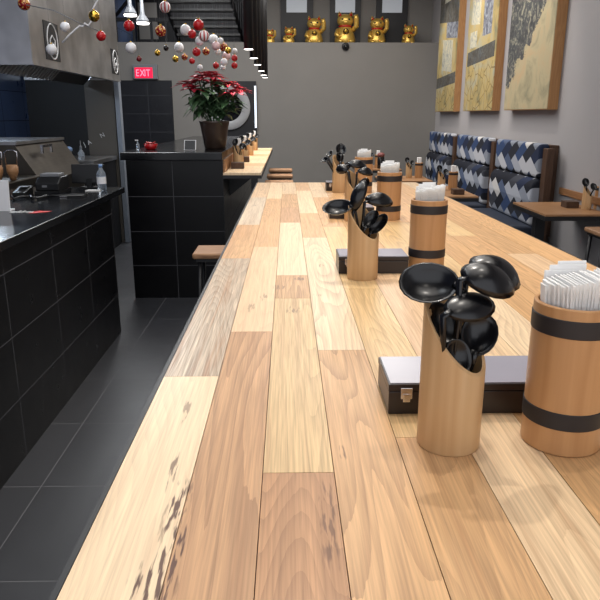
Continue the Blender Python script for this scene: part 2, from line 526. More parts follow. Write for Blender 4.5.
# mezzanine stair
st = thing('staircase', 'dark open-riser staircase rising behind the ledge above the poinsettia', 'staircase', (-1.3, 12.55, ZL))
for i in range(10):
    MB().box(-.62 - .028 * i, .5 - .028 * i, -.13 * i, .26 - .13 * i, .075 + .118 * i, .11 + .118 * i).build('tread', flat('speckled_stair', S(58, 56, 56), .35, .8, 90), st)
for s in (-.64, .5):
    MB().tube([(s + .03, .2, 0), (s - .028 * 9.6 + .03, -.13 * 9.6, 1.2)], .035, 4).build('stringer', M['door'], st)
for i in range(9):
    MB().tube([(.53 - .028 * i, .1 - .13 * i, .1 + .118 * i), (.53 - .028 * i, .1 - .13 * i, 1.2)], .012, 6).build('baluster', M['door'], st)
pl = thing('partition_panel', 'beige panel standing behind the mezzanine rail at upper left', 'panel', (-2.75, 13.9, ZL))
MB().box(-.16, .2, -.02, .02, .28, .95).box(-.16, .2, -.02, .02, 0, .2).build('board', M['wall'], pl)
MB().box(-.18, .22, -.03, .03, .2, .28).build('cross_rail', M['door'], pl)
ml = thing('mezzanine_rail', 'black metal railing along the mezzanine above the exit sign', 'railing', (-2.35, 11.95, ZL))
MB().box(-.6, .35, -.02, .02, .36, .42).build('handrail', M['door'], ml)
for i, x in enumerate((-.55, -.25, .05, .30)):
    MB().box(x - .02, x + .02, -.02, .02, 0, .36).build('post', M['door'], ml)
MB().tube([(-.55, 0, .44), (.05, .1, 1.1)], .03, 6).build('brace', M['door'], ml)
lp = thing('pendant_lamp', 'small pendant lamp with bright disc, left of the pair above the exit sign', 'lamp', (-2.1, 9.5, 2.78), 'kitchen pendants')
MB().lathe([(.02, .30), (.03, .13), (.085, .05), (.09, .02), (.085, .02)], 20).build('shade', M['grey'], lp)
MB().lathe([(.082, 0), (.085, .018)], 20).build('bulb', M['lamp'], lp)
MB().tube([(0, 0, .28), (0, 0, ZC - 2.78)], .006, 6).build('stem', M['black'], lp)
dup(lp, (-1.94, 9.5, 2.68), 'small pendant lamp with bright disc, right of the pair above the exit sign')
lp.children[2].scale = (1, 1, 1)

# ------------------------------------------------------------------ communal table
TZ = 1.10
TP = TZ + .0004                                                     # where things rest on it
tb = thing('communal_table', 'long bar-height communal table of pale and tan hickory planks', 'table', (0, 0, 0))
xs = [-.197, -.110, -.03, .052, .136, .222, .31, .398, .487, .577, .668, .762, .858]
tpr = lambda y: 1.03 - .026 * y                                     # the boards narrow slightly towards the far end
PAL = dict(pale=S(237, 205, 164), cream=S(240, 212, 174), tan=S(224, 178, 128), brown=S(214, 166, 120), pink=S(233, 197, 156),
           zebra=S(226, 204, 176), dark=S(198, 148, 104), yellow=S(234, 198, 144), orange=S(223, 176, 124))
lay = {0: [(-.5, .965, 'cream', .35), (.965, 1.85, 'zebra', 1.05), (1.85, 2.45, 'tan', .6), (2.45, 3.3, 'zebra', .6), (3.3, 4.05, 'pink', .5)],
       1: [(-.5, 1.185, 'brown', .65), (1.185, 2.02, 'pink', .35), (2.02, 3.25, 'tan', .5), (3.25, 4.05, 'pale', .4)],
       2: [(-.5, .672, 'dark', .75), (.672, 1.42, 'yellow', .75), (1.42, 1.64, 'orange', .8), (1.64, 2.5, 'cream', .35), (2.5, 2.93, 'brown', .6), (2.93, 3.45, 'orange', .6), (3.45, 4.05, 'pale', .5)],
       3: [(-.5, 1.08, 'tan', .6), (1.08, 2.18, 'cream', .4), (2.18, 2.75, 'tan', .5), (2.75, 3.6, 'pale', .4), (3.6, 4.05, 'tan', .5)],
       4: [(-.5, .755, 'tan', .7), (.755, 1.5, 'yellow', .6), (1.5, 2.4, 'yellow', .5), (2.4, 3.3, 'orange', .5), (3.3, 4.05, 'pale', .4)],
       5: [(-.5, .98, 'pale', .65), (.98, 1.7, 'pink', .5), (1.7, 2.6, 'tan', .5), (2.6, 4.05, 'orange', .5)],
       6: [(-.5, .9, 'orange', .6), (.9, 1.9, 'pale', .55), (1.9, 2.9, 'yellow', .5), (2.9, 4.05, 'tan', .5)],
       7: [(-.5, .6, 'pale', .5), (.6, 1.5, 'cream', .45), (1.5, 2.5, 'yellow', .55), (2.5, 4.05, 'orange', .5)],
       8: [(-.5, 1.2, 'tan', .5), (1.2, 2.1, 'orange', .6), (2.1, 3.2, 'tan', .6), (3.2, 4.05, 'pale', .5)],
       9: [(-.5, 1.4, 'pale', .5), (1.4, 2.2, 'tan', .6), (2.2, 3.0, 'yellow', .5), (3.0, 4.05, 'tan', .5)],
       10: [(-.5, 1.0, 'tan', .5), (1.0, 1.9, 'pink', .5), (1.9, 3.0, 'tan', .6), (3.0, 4.05, 'orange', .5)],
       11: [(-.5, 1.2, 'pale', .5), (1.2, 2.3, 'orange', .5), (2.3, 3.4, 'tan', .5), (3.4, 4.05, 'pale', .5)]}
mb = MB(); att = []
G = .0005
for c, rows in lay.items():
    for (y0, y1, k, amp) in rows:
        n0 = len(mb.f)
        mb.prism([(xs[c] * tpr(y0) + G, y0 + G), (xs[c + 1] * tpr(y0) - G, y0 + G), (xs[c + 1] * tpr(y1) - G, y1 - G), (xs[c] * tpr(y1) + G, y1 - G)], 'Z', TZ - .02, TZ)
        j = 1 + random.uniform(-.05, .04)
        att += [(tuple(v * j for v in PAL[k][:3]) + (1,), random.uniform(0, 9), amp)] * (len(mb.f) - n0)
top = mb.build('tabletop', M['planks'], tb)
me = top.data
set_planks(me, att)
L0, L1, R0, R1 = xs[0] * tpr(-.5), xs[0] * tpr(4.05), xs[-1] * tpr(-.5), xs[-1] * tpr(4.05)
MB().prism([(L0, -.5), (R0, -.5), (R1, 4.05), (L1, 4.05)], 'Z', TZ - .05, TZ - .021).build('subtop', flat('dark_seam', S(70, 48, 34), .8), tb)
e = MB()
for a, b2 in (((L0 - .001, -.508), (L1 - .001, 4.058)), ((R0 + .007, -.508), (R1 + .007, 4.058))):
    e.prism([(a[0] - .006, a[1]), a, b2, (b2[0] - .006, b2[1])], 'Z', TZ - .06, TZ - .001)
e.box(L1, R1, 4.051, 4.058, TZ - .06, TZ - .001).box(L0, R0, -.508, -.501, TZ - .06, TZ - .001)
e.build('edge_band', M['black'], tb)
for y in (.1, 3.5):
    for x in (.0, .62):
        MB().box(x - .04, x + .04, y - .04, y + .04, .02, TZ - .05).build('leg', M['black'], tb, bevel=.004)
    MB().box(-.1, .72, y - .06, y + .06, 0, .02).build('foot_plate', M['black'], tb, bevel=.003)


# ------------------------------------------------------------------ spoon cups, napkin holders, boxes
def cup_mesh(r=.039, ztop=.148, slope=(-.9, .85), n=48):
    b = MB(); vs = []; fs = []
    ri = r - .0045
    ring = lambda rr, zf: [(rr * math.cos(2 * PI * i / n), rr * math.sin(2 * PI * i / n), zf(rr * math.cos(2 * PI * i / n), rr * math.sin(2 * PI * i / n))) for i in range(n)]
    zr = lambda x, y: ztop + slope[0] * x + slope[1] * y
    rings = [ring(r - .001, lambda x, y: 0), ring(r, lambda x, y: .002), ring(r, lambda x, y: zr(x, y) * .5), ring(r, lambda x, y: zr(x, y) - .001), ring(r - .001, zr), ring(ri + .0008, zr), ring(ri, lambda x, y: zr(x, y) - .001),
             ring(ri, lambda x, y: .012)]
    for q in rings: vs += q
    for k in range(len(rings) - 1):
        for i in range(n):
            j = (i + 1) % n
            fs.append((k * n + i, k * n + j, (k + 1) * n + j, (k + 1) * n + i))
    fs.append(tuple(range(n))); fs.append(tuple(range(7 * n, 8 * n)))
    b.add(vs, fs, False)
    for i in range(len(b.sm)): b.sm[i] = True
    return b


def smooth_by_angle(o, ang=.6):
    for p in o.data.polygons: p.use_smooth = True
    md = o.modifiers.new('edges', 'EDGE_SPLIT'); md.split_angle = ang


def spoon_parts(root, foot, bowl, normal, L=.078, W=.056, D=.020, axis=None):
    """a deep oval ramen spoon: bowl centre, direction its hollow faces, handle down to foot"""
    foot, c, nrm = Vector(foot), Vector(bowl), Vector(normal).normalized()
    d = c - foot
    if axis: d = Vector(axis)
    ax = (d - nrm * d.dot(nrm)).normalized()                          # long axis, away from the handle
    s = ax.cross(nrm)
    n, m = 20, 6
    outer = []; inner = []
    for k in range(m + 1):
        t = k / m
        for lst, sh, dd in ((outer, 1.0, D), (inner, .93, D * .86)):
            for i in range(n):
                a = 2 * PI * i / n
                e = 1.0 + .10 * math.cos(a)
                p = c + ax * (L / 2 * t * sh * math.cos(a) * (1 + .06 * math.cos(a))) + s * (W / 2 * t * sh * math.sin(a) * e) - nrm * (dd * (1 - t ** 2.3))
                lst.append(p)
    b = MB(); vs = outer + inner; fs = []
    o2 = (m + 1) * n
    for base in (0, o2):
        for k in range(m):
            for i in range(n):
                j = (i + 1) % n
                fs.append((base + k * n + i, base + k * n + j, base + (k + 1) * n + j, base + (k + 1) * n + i))
    for i in range(n):
        j = (i + 1) % n
        fs.append((m * n + i, m * n + j, o2 + m * n + j, o2 + m * n + i))
    b.add(vs, fs, True)
    b.build('bowl', M['spoon'], root)
    e0 = c - ax * (L * .45) - nrm * .001
    mid = e0 * .7 + foot * .3 - nrm * .006
    q = [e0 + ax * .006, e0 * .9 + mid * .1 - ax * .004, mid, (mid + foot) / 2 - nrm * .002, foot]
    MB().tube(q, [.0070, .0062, .0052, .0052, .006], 8, .55).build('handle', M['spoon'], root)


def spoon(loc, foot, bowl, normal, label, group, **kw):
    r = thing('ramen_spoon', label, 'spoon', loc, group)
    spoon_parts(r, foot, bowl, normal, **kw)
    return r


def bamboo_cup(loc, label):
    r = thing('spoon_cup', label, 'cup', loc, 'bamboo spoon cups on the communal table')
    o = cup_mesh().build('cup_body', M['bamboo'], r)
    smooth_by_angle(o)
    return r


def holder_mesh(r=.0480, h=.185, n=48):
    return MB().lathe([(r - .0015, 0), (r, .0015), (r, h - .0012), (r - .001, h), (r - .0045, h), (r - .0052, h - .001), (r - .0052, .012), (0, .012)], n)


def napkin_holder(loc, label):
    r = thing('napkin_holder', label, 'napkin holder', loc, 'bamboo napkin holders on the communal table')
    smooth_by_angle(holder_mesh().build('holder_body', M['holder'], r))
    for z in (.034, .150):
        smooth_by_angle(MB().lathe([(.0482, z), (.0491, z + .001), (.0491, z + .021), (.0482, z + .022)], 48, cap=False).build('band', M['band'], r))
    return r


def chopstick_box(loc, label, w=.232, d=.105, h=.046):
    r = thing('chopstick_box', label, 'box', loc, 'chopstick boxes on the communal table')
    MB().box(0, w, 0, d, 0, h - .012).build('box_body', M['box'], r, bevel=.0015)
    MB().box(-.0006, w + .0006, -.0006, d + .0006, h - .0112, h - .0012).build('lid_side', M['box'], r, bevel=.001)
    MB().box(.002, w - .002, .002, d - .002, h - .0012, h).build('lid_top', M['lid'], r)
    MB().box(.016, .032, -.0035, -.0006, h - .022, h - .006).box(.019, .029, -.005, -.0035, h - .026, h - .014).build('latch', M['metal'], r, bevel=.0006)
    for x in (.03, w - .03):
        pass
    return r


NAP = {}


def napkin_mesh(w, h):
    """one folded paper: two leaves joined by a rounded fold at the outer edge"""
    key = (round(w, 4), round(h, 4))
    if key not in NAP:
        t = .0009
        prof = [(-w, -t), (w - .002, -t), (w, -t * .4), (w, t * .4), (w - .002, t), (-w, t), (-w, t * .35), (w - .004, t * .2), (w - .004, -t * .2), (-w, -t * .35)]
        o = MB().prism([(q, p) for p, q in prof], 'Z', 0, h).build('paper_napkin', M['paper'])
        me = o.data; bpy.data.objects.remove(o)
        NAP[key] = me
    return NAP[key]


def napkins(loc, n, label, group, seed, spread=5.5):
    rnd = random.Random(seed)

    def put(w, h, mtx):
        o = bpy.data.objects.new('paper_napkin', napkin_mesh(w, round(h, 3)))
        COL.objects.link(o)
        o.matrix_world = Matrix.Translation(Vector(loc)) @ mtx
        tag(o, label, 'napkin', group)
    for i in range(n):
        f = i / (n - 1) * 2 - 1
        bx = f * .0235
        th = math.radians(f * spread + rnd.uniform(-.12, .12))
        xr = abs(bx + .18 * math.tan(th)) + .002
        lim = math.sqrt(max(0.0420 ** 2 - xr ** 2, 1e-5)) - .002
        y0, y1 = -min(lim, .034), min(lim, .020)
        w = max(.008, round((y1 - y0) / 2 / .003) * .003 - .001)
        h = .200 + rnd.choice((0, .001, .003, .002)) + .007 * f
        put(w, h, Matrix.Translation((bx, (y0 + y1) / 2 + rnd.uniform(-.001, .001), .0135)) @ Matrix.Rotation(th, 4, 'Y'))
    for k, (hw, hh, ox) in enumerate(((.026, .203, -.006), (.023, .209, -.002), (.018, .213, .004))):   # a few stand crosswise behind the rest
        put(hw, hh, Matrix.Translation((ox, .0250 + .0036 * k, .0135)) @ Matrix.Rotation(PI / 2 + .03 * k, 4, 'Z'))


# the front set
C1 = (.202, .742, TP)
bamboo_cup(C1, 'bamboo cup of black spoons nearest the camera, slanted rim')
g = 'black spoons in the front bamboo cup'
spoon(C1, (.020, .012, .02), (-.032, .004, .208), (-.16, -.66, .73), 'black spoon leaning far left in the front cup', g, L=.072, W=.058, D=.017, axis=(-.9, .1, .10))
spoon(C1, (-.012, -.006, .02), (.032, -.002, .212), (-.30, .46, -.84), 'front one of two stacked upturned black spoons, front cup', g, L=.073, W=.060, D=.018, axis=(.85, .25, -.2))
spoon(C1, (-.016, .014, .02), (.047, .020, .216), (-.36, .44, -.82), 'rear one of two stacked upturned black spoons, front cup', g, L=.073, W=.060, D=.018, axis=(.85, .25, -.3))
spoon(C1, (-.022, -.004, .03), (.006, -.026, .186), (-.10, .55, -.83), 'black spoon showing its grey-lit back in middle of front cup', g, L=.066, W=.044, D=.008, axis=(.9, .2, .25))
spoon(C1, (.010, .020, .03), (.028, -.004, .144), (-.15, -.80, .55), 'lowest right black spoon peeking over the front cup rim', g, L=.056, W=.044, D=.014)
spoon(C1, (.000, -.006, .03), (.000, -.026, .124), (.25, -.90, .45), 'low centre black spoon sunk inside the front cup', g, L=.044, W=.034, D=.012)
spoon(C1, (.004, .026, .02), (-.012, .014, .150), (.35, -.80, .45), 'black spoon deep at the back inside the front cup', g, L=.06, W=.042, D=.014)
N1 = (.347, .746, TP)
napkin_holder(N1, 'tall bamboo napkin holder with two black bands, nearest the camera at right')
napkins(N1, 25, 'white folded paper napkin packed upright in the front right bamboo holder', 'napkins in the front holder', 1)
chopstick_box((.138, .822, TP), 'dark box with pale lid and chrome latch behind the front cup')
# second set
C2 = (.190, 1.612, TP)
bamboo_cup(C2, 'second bamboo spoon cup from the camera, spoons spread wide')
g = 'black spoons in the second bamboo cup'
spoon(C2, (.020, .004, .02), (-.064, -.004, .182), (-.20, -.52, .83), 'black spoon stretched flat to the left, second cup', g, axis=(-.9, .1, 0))
spoon(C2, (-.010, .004, .02), (-.014, -.004, .205), (.80, .45, -.35), 'black spoon standing upright in the second cup', g, L=.082, W=.05, axis=(.35, .1, .95))
spoon(C2, (-.022, .012, .02), (.036, .010, .194), (-.25, .42, -.87), 'upturned black spoon leaning right, second cup', g, L=.08, axis=(.85, .25, .25))
spoon(C2, (-.018, .0, .03), (.014, -.014, .150), (-.35, -.70, .62), 'lower left black spoon over the rim of second cup', g, L=.056, W=.036, D=.014)
spoon(C2, (-.010, .018, .03), (.034, -.012, .138), (-.5, -.70, .5), 'lower right black spoon over the rim of second cup', g, L=.062, W=.038, D=.014)
N2 = (.376, 1.722, TP)
napkin_holder(N2, 'second napkin holder from the camera, full of white napkins')
napkins(N2, 19, 'white folded paper napkin in the second bamboo holder', 'napkins in the second holder', 2, 3.5)
chopstick_box((.133, 1.653, TP), 'dark box with pale lid behind the second spoon cup', w=.182)
# third set
C3 = (.262, 2.545, TP)
bamboo_cup(C3, 'third bamboo spoon cup, partly behind the second cup')
g = 'black spoons in the third bamboo cup'
spoon(C3, (.018, .004, .02), (-.048, .0, .198), (.55, .50, -.66), 'black spoon leaning left in the third cup', g, L=.07, W=.045, axis=(-.7, .2, .5))
spoon(C3, (-.012, .008, .02), (.004, .006, .214), (-.15, .35, -.92), 'upturned black spoon topping the third cup', g, L=.08, axis=(.9, .2, .0))
spoon(C3, (-.016, -.004, .02), (.036, -.010, .188), (-.30, .40, -.86), 'black spoon tilted right in the third cup', g, L=.07, W=.05, axis=(.8, .3, .1))
spoon(C3, (-.010, .014, .03), (.032, -.012, .142), (-.3, -.8, .5), 'low black spoon at the rim of the third cup', g, L=.056, W=.04, D=.014)
N3 = (.402, 2.585, TP)
napkin_holder(N3, 'third napkin holder from the camera, right of the third cup')
napkins(N3, 13, 'white folded paper napkin in the third bamboo holder', 'napkins in the third holder', 3, 3)
chopstick_box((.168, 2.590, TP), 'dark box peeking out left of the third spoon cup', w=.178)
# fourth set
C4 = (.280, 3.525, TP)
bamboo_cup(C4, 'farthest bamboo spoon cup near the far end of the table')
g = 'black spoons in the farthest bamboo cup'
spoon(C4, (.018, .0, .03), (-.082, -.002, .172), (-.5, -.3, .8), 'lower left black spoon fanned out of farthest cup', g, L=.06, W=.045, D=.015)
spoon(C4, (.016, .008, .02), (-.058, .006, .200), (-.5, -.3, .8), 'upper left black spoon fanned out of farthest cup', g, L=.06, W=.045, D=.015)
spoon(C4, (-.010, .010, .02), (.006, .010, .222), (.1, -.75, .6), 'topmost black spoon in the farthest cup', g)
spoon(C4, (-.016, .0, .02), (.000, -.012, .182), (.3, -.8, .4), 'middle black spoon in the farthest cup', g, L=.06, W=.045, D=.014)
spoon(C4, (-.020, .006, .03), (.036, -.008, .135), (-.3, -.8, .5), 'black spoon hanging low at right of farthest cup', g, L=.06, W=.04, D=.014)
N4 = (.408, 3.53, TP)
napkin_holder(N4, 'farthest napkin holder at the end of the communal table')
napkins(N4, 11, 'white folded paper napkin in the farthest bamboo holder', 'napkins in the farthest holder', 4, 3)
chopstick_box((.212, 3.584, TP), 'dark box peeking out left of the farthest spoon cup')

# ------------------------------------------------------------------ left service counter and what stands on it
lc = thing('service_counter', 'black tiled service counter along the left aisle with stone top', 'counter', (0, 0, 0))
MB().box(-1.86, -1.2, -.5, 4.46, 0, .97).build('tiled_body', M['lc'], lc)
MB().box(-1.9, -1.15, -.55, 4.66, .971, 1.01).build('stone_top', M['stone'], lc, bevel=.004)
CT = 1.0104
# the lettering on the stone top: white script and a red brush mark
def squiggle(pts, r, name, m, parent, z):
    return MB().tube([(x, y, z) for x, y in pts], r, 5, .25).build(name, m, parent)
pts = []
for i in range(34):
    u = i / 33
    pts.append((-1.455 + .125 * u, 3.425 + .03 * math.sin(i * 1.9) + .03 * (1 if i in (11, 17, 22) else 0), CT + .0014))
MB().tube(pts, .0032, 5, .3).build('script_lettering', M['whiteink'], lc)
MB().prism([(-1.345, 3.395), (-1.315, 3.385), (-1.26, 3.43), (-1.245, 3.462), (-1.29, 3.462), (-1.315, 3.475), (-1.33, 3.452), (-1.35, 3.44)], 'Z', CT + .0002, CT + .0012).build('brush_mark', M['redink'], lc)

o = thing('menu_card', 'white upright card at the left edge of the service counter', 'card', (-1.56, 3.47, CT))
MB().prism([(-.004, 0), (.004, 0), (.022, .16), (.014, .16)], 'X', -.10, .092).build('card_sheet', M['whiteb'], o)
MB().box(-.1, .092, .004, .06, 0, .006).build('card_foot', M['whiteb'], o)

pr = thing('receipt_printer', 'black receipt printer with grey top strip on the service counter', 'printer', (-1.535, 4.33, CT))
MB().prism([(-.11, .022), (.10, .022), (.10, .105), (-.05, .105), (-.11, .07)], 'X', -.075, .075).build('printer_body', M['plastic'], pr, bevel=.006)
MB().box(-.06, .06, -.05, .06, .1055, .125).build('paper_cover', M['grey'], pr, bevel=.004)
MB().box(-.08, .08, -.12, .115, 0, .021).build('printer_base', M['plastic'], pr)
MB().box(-.03, .0, -.1135, -.111, .045, .058).build('button_plate', M['grey'], pr)
mn = thing('till_screen', 'black till screen behind the receipt printer on the counter', 'screen', (-1.365, 4.57, CT))
MB().box(-.12, .10, -.02, .02, .035, .165, Matrix.Rotation(-.15, 4, 'X')).build('screen_panel', M['plastic'], mn, bevel=.005)
MB().box(-.06, .06, -.045, .045, 0, .012).box(-.02, .02, -.015, .015, .012, .07).build('stand', M['plastic'], mn)
o = tag(MB().prism([(-.05, 0), (.045, .01), (.05, .055), (-.04, .048)], 'Z', 0, .006).build('receipt_pad', M['paper'], None, (-1.30, 4.40, CT)), 'white receipt pad right of the printer on the counter', 'paper')
o = thing('serving_tray', 'thin black tray in front of the receipt printer', 'tray', (-1.385, 4.12, CT))
MB().box(-.115, .115, -.06, .06, 0, .005).build('tray_base', M['plastic'], o)
MB().tube([(-.115, -.06, .008), (.115, -.06, .008), (.115, .06, .008), (-.115, .06, .008)], .004, 6, closed=True).build('tray_rim', M['plastic'], o)
MB().box(-.02, .025, -.064, -.0615, .003, .008).build('tray_badge', M['metal'], o)
wb = thing('water_bottle', 'small clear water bottle with label at the counter end', 'bottle', (-1.253, 4.46, CT))
MB().lathe([(.026, 0), (.031, .004), (.031, .1), (.028, .118), (.013, .142), (.012, .16), (0, .16)], 20).build('bottle_body', M['clear'], wb)
MB().lathe([(.0315, .045), (.0315, .09)], 20, cap=False).build('bottle_label', M['whiteb'], wb)
MB().lathe([(.0135, .152), (.0135, .172), (0, .173)], 16).build('bottle_cap', M['blue'], wb)
pts = [(-1.72 + .01 * i, 3.98 + .05 * math.sin(i * .55), CT + .008 + .008 * abs(math.sin(i * .7))) for i in range(26)]
tag(MB().tube(pts, .006, 6).build('power_cable', M['black']), 'tangled black cable lying behind the white card', 'cable')
o = thing('card_terminal', 'small black card terminal left of the printer', 'card terminal', (-1.66, 4.14, CT))
MB().prism([(-.07, 0), (.07, 0), (.07, .06), (-.07, .028)], 'X', -.04, .04).build('terminal_body', M['plastic'], o, bevel=.004)
MB().box(-.03, .03, .0, .05, .0545, .0575, Matrix.Translation((0, 0, 0))).build('terminal_screen', M['grey'], o)

# ------------------------------------------------------------------ kitchen
hd = thing('extractor_hood', 'large stainless steel extractor hood over the kitchen at upper left', 'extractor hood', (0, 0, 0))
hb = MB()
X0, X1, Y0, Y1, Z0 = -2.98, -1.9, 5.2, 7.85, 1.882
hb.box(X1 - .02, X1, Y0, Y1, Z0, 3.6).box(X0, X1 - .02, Y0, Y0 + .02, Z0, 3.6).box(X0, X1 - .02, Y1 - .02, Y1, Z0, 3.6).box(X0, X1 - .02, Y0 + .02, Y1 - .02, 3.58, 3.6)
hb.build('canopy', M['steel'], hd)
MB().box(X1 - .05, X1 + .006, Y0 - .006, Y1, Z0 - .02, Z0 - .0005).box(X0, X1 - .05, Y0 - .006, Y0 + .05, Z0 - .02, Z0 - .0005).build('drip_lip', M['steel'], hd)
fm = MB()
for i in range(19):
    yy = 5.27 + i * .075
    fm.box(-.22, .20, yy, yy + .036, -.012, .012, Matrix.Translation((-2.12, 0, 1.98)) @ Matrix.Rotation(-PI / 4, 4, 'Y'))
fm.build('baffle_filter', flat('filter_alloy', S(150, 148, 146), .45, metal=.3), hd)
MB().box(-.24, .22, 5.25, 7.8, .02, .03, Matrix.Translation((-2.12, 0, 1.98)) @ Matrix.Rotation(-PI / 4, 4, 'Y')).build('filter_backing', M['black'], hd)
def emblem(y0, y1, z0, z1, plate):
    yc, zc, ry, rz = (y0 + y1) / 2, (z0 + z1) / 2, (y1 - y0) / 2 * .72, (z1 - z0) / 2 * .92
    p = MB().box(X1, X1 + .006, y0, y1, z0, z1).build('logo_plate', M['black'] if plate else M['steel_dark'], hd)
    x = X1 + .0075
    ring = [(x, yc + ry * math.cos(a * PI / 16), zc + rz * math.sin(a * PI / 16)) for a in range(32)]
    b = MB().tube(ring, .006, 5, closed=True)
    knot = [(x, yc - ry * .5, zc - rz * .75), (x, yc - ry * .45, zc + rz * .1), (x, yc, zc + rz * .35), (x, yc + ry * .5, zc + rz * .1), (x, yc + ry * .35, zc - rz * .3), (x, yc, zc - rz * .1), (x, yc - ry * .1, zc - rz * .5), (x, yc + ry * .45, zc - rz * .7)]
    b.tube(knot, .006, 5)
    b.build('logo_lines', M['whiteink'], hd)
emblem(5.50, 5.83, 1.925, 2.215, True)
emblem(7.52, 7.80, 1.935, 2.19, True)

cb = thing('fry_station', 'steel cooking station with sloped front under the hood', 'cooker', (0, 0, 0))
MB().prism([(-2.95, 0), (-2.0, 0), (-1.985, .98), (-2.17, 1.27), (-2.95, 1.27)], 'Y', 5.35, 6.5).build('housing', M['steel_dark'], cb)
MB().box(-2.95, -2.15, 5.34, 6.5, 1.2705, 1.295).build('top_rail', M['steel'], cb)
MB().box(-2.06, -2.04, 5.6, 5.62, 1.19, 1.26).box(-2.06, -2.04, 5.82, 5.84, 1.19, 1.26).box(-2.06, -2.04, 5.62, 5.82, 1.24, 1.26).build('handle', M['metal'], cb)
nb = thing('noodle_boiler', 'steel noodle boiler behind the service counter, holding strainer baskets', 'cooker', (0, 0, 0))
MB().box(-2.95, -1.97, 4.3, 5.3, 0, 1.04).build('boiler_body', M['steel_dark'], nb, bevel=.01)
MB().box(-2.95, -2.85, 4.3, 5.3, 1.041, 1.2).build('splash_back', M['steel'], nb)
proto = None
for i, (x, y, lb) in enumerate(((-2.0, 4.85, 'steel noodle strainer with looped handle, rightmost on the boiler'), (-2.09, 4.80, 'steel noodle strainer, second from right on the boiler'), (-2.2, 4.9, 'steel noodle strainer, leftmost visible on the boiler'))):
    if proto is None:
        proto = thing('noodle_strainer', lb, 'strainer', (x, y, 1.041), 'noodle strainers on the boiler')
        MB().lathe([(.0, .0), (.02, .001), (.04, .06), (.042, .11), (.039, .11), (.036, .06), (.0, .006)], 18).build('basket', M['tabwood'], proto)
        MB().tube([(-.04, 0, .1), (-.045, 0, .2), (-.02, 0, .215), (.02, 0, .215), (.045, 0, .2), (.04, 0, .1)], .005, 6).build('handle', M['metal'], proto)
    else:
        dup(proto, (x, y, 1.041), lb)
wt = thing('prep_counter', 'steel prep counter against the kitchen end wall', 'counter', (0, 0, 0))
MB().box(-2.95, -2.0, 6.9, 7.85, 1.0, 1.04).build('worktop', M['steel'], wt)
MB().box(-2.93, -2.02, 6.95, 7.85, 0, .999).build('cabinet', M['black'], wt)
b = thing('spray_bottle', 'small spray bottle with thin nozzle on the prep counter', 'bottle', (-2.2, 7.15, 1.04))
MB().lathe([(.03, 0), (.034, .005), (.034, .07), (.014, .1), (.012, .12), (0, .12)], 16).build('bottle_body', M['clear'], b)
MB().lathe([(.014, .115), (.012, .14), (.004, .15), (.003, .2), (0, .2)], 12).build('nozzle', M['grey'], b)
b = thing('sauce_tub', 'clear tub with pale blue lid on the prep counter', 'tub', (-2.33, 7.05, 1.04))
MB().lathe([(.05, 0), (.065, .1), (.062, .1), (.048, .004)], 20).build('tub_body', M['clear'], b)
MB().lathe([(.07, .1), (.07, .125), (.05, .14), (0, .14)], 20).build('tub_lid', M['blue'], b)
# lettering on the panels beyond the prep counter
sg = thing('wall_lettering', 'faint white slanted lettering on the dark panels past the kitchen', 'lettering', (-2.28, 7.893, 1.19))
def letter(ch, x, z, size, parent, m, rot, y=0):
    cu = bpy.data.curves.new('letter', 'FONT'); cu.body = ch; cu.size = size; cu.extrude = .001
    o = bpy.data.objects.new('letter', cu); COL.objects.link(o)
    dg = bpy.context.evaluated_depsgraph_get()
    me = bpy.data.meshes.new_from_object(o.evaluated_get(dg)); me.materials.clear(); me.materials.append(m)
    bpy.data.objects.remove(o)
    q = bpy.data.objects.new('letter', me); COL.objects.link(q)
    q.location = (x, y, z); q.rotation_euler = rot; q.parent = parent
    return q
for ch, x, z in (('J', -.10, -.045), ('A', -.055, -.03), ('N', .10, .05)):
    letter(ch, x, z, .07, sg, M['whiteink'], (PI / 2, -.42, 0))
bn = thing('service_bin', 'pale blue tall bin standing past the far counter end', 'bin', (-2.12, 8.35, 0))
MB().box(-.12, .09, -.15, .15, 0, .86).build('bin_body', M['blue'], bn, bevel=.02)
MB().box(-.13, .10, -.16, .16, .861, .9).build('bin_lid', M['grey'], bn, bevel=.01)

# ------------------------------------------------------------------ far counter with the bar shelf
fc = thing('host_counter', 'black tiled counter with thick top holding the poinsettia', 'counter', (0, 0, 0))
MB().box(-1.3, -.52, 5.36, 9.46, 0, 1.15).build('tiled_body', M['fc'], fc)
MB().box(-1.335, -.522, 5.33, 9.48, 1.151, 1.212).build('stone_top', M['stone'], fc, bevel=.004)
FT = 1.2124
sh = thing('bar_shelf', 'narrow plank bar shelf fixed along the far counter', 'shelf', (0, 0, 0))
mb = MB(); att = []
for i in range(11):
    y0 = 5.335 + i * .375
    n0 = len(mb.f)
    mb.box(-.519, -.212, y0 + G, y0 + .375 - G, 1.032, 1.05)
    k = ('cream', 'pale', 'tan', 'cream', 'pink', 'pale', 'orange')[i % 7]
    att += [(PAL[k], random.uniform(0, 9), .4)] * (len(mb.f) - n0)
tp = mb.build('shelf_board', M['planks'], sh)
set_planks(tp.data, att)
MB().box(-.519, -.208, 5.332, 9.462, 1.005, 1.0315).build('edge_band', M['black'], sh)
MB().box(-.519, -.508, 5.36, 9.46, 1.051, 1.15).build('upstand', M['rail'], sh)
for y in (5.9, 7.4, 8.9):
    MB().prism([(-.5195, 1.004), (-.26, 1.004), (-.5195, .8)], 'Y', y, y + .03).build('bracket', M['black'], sh)

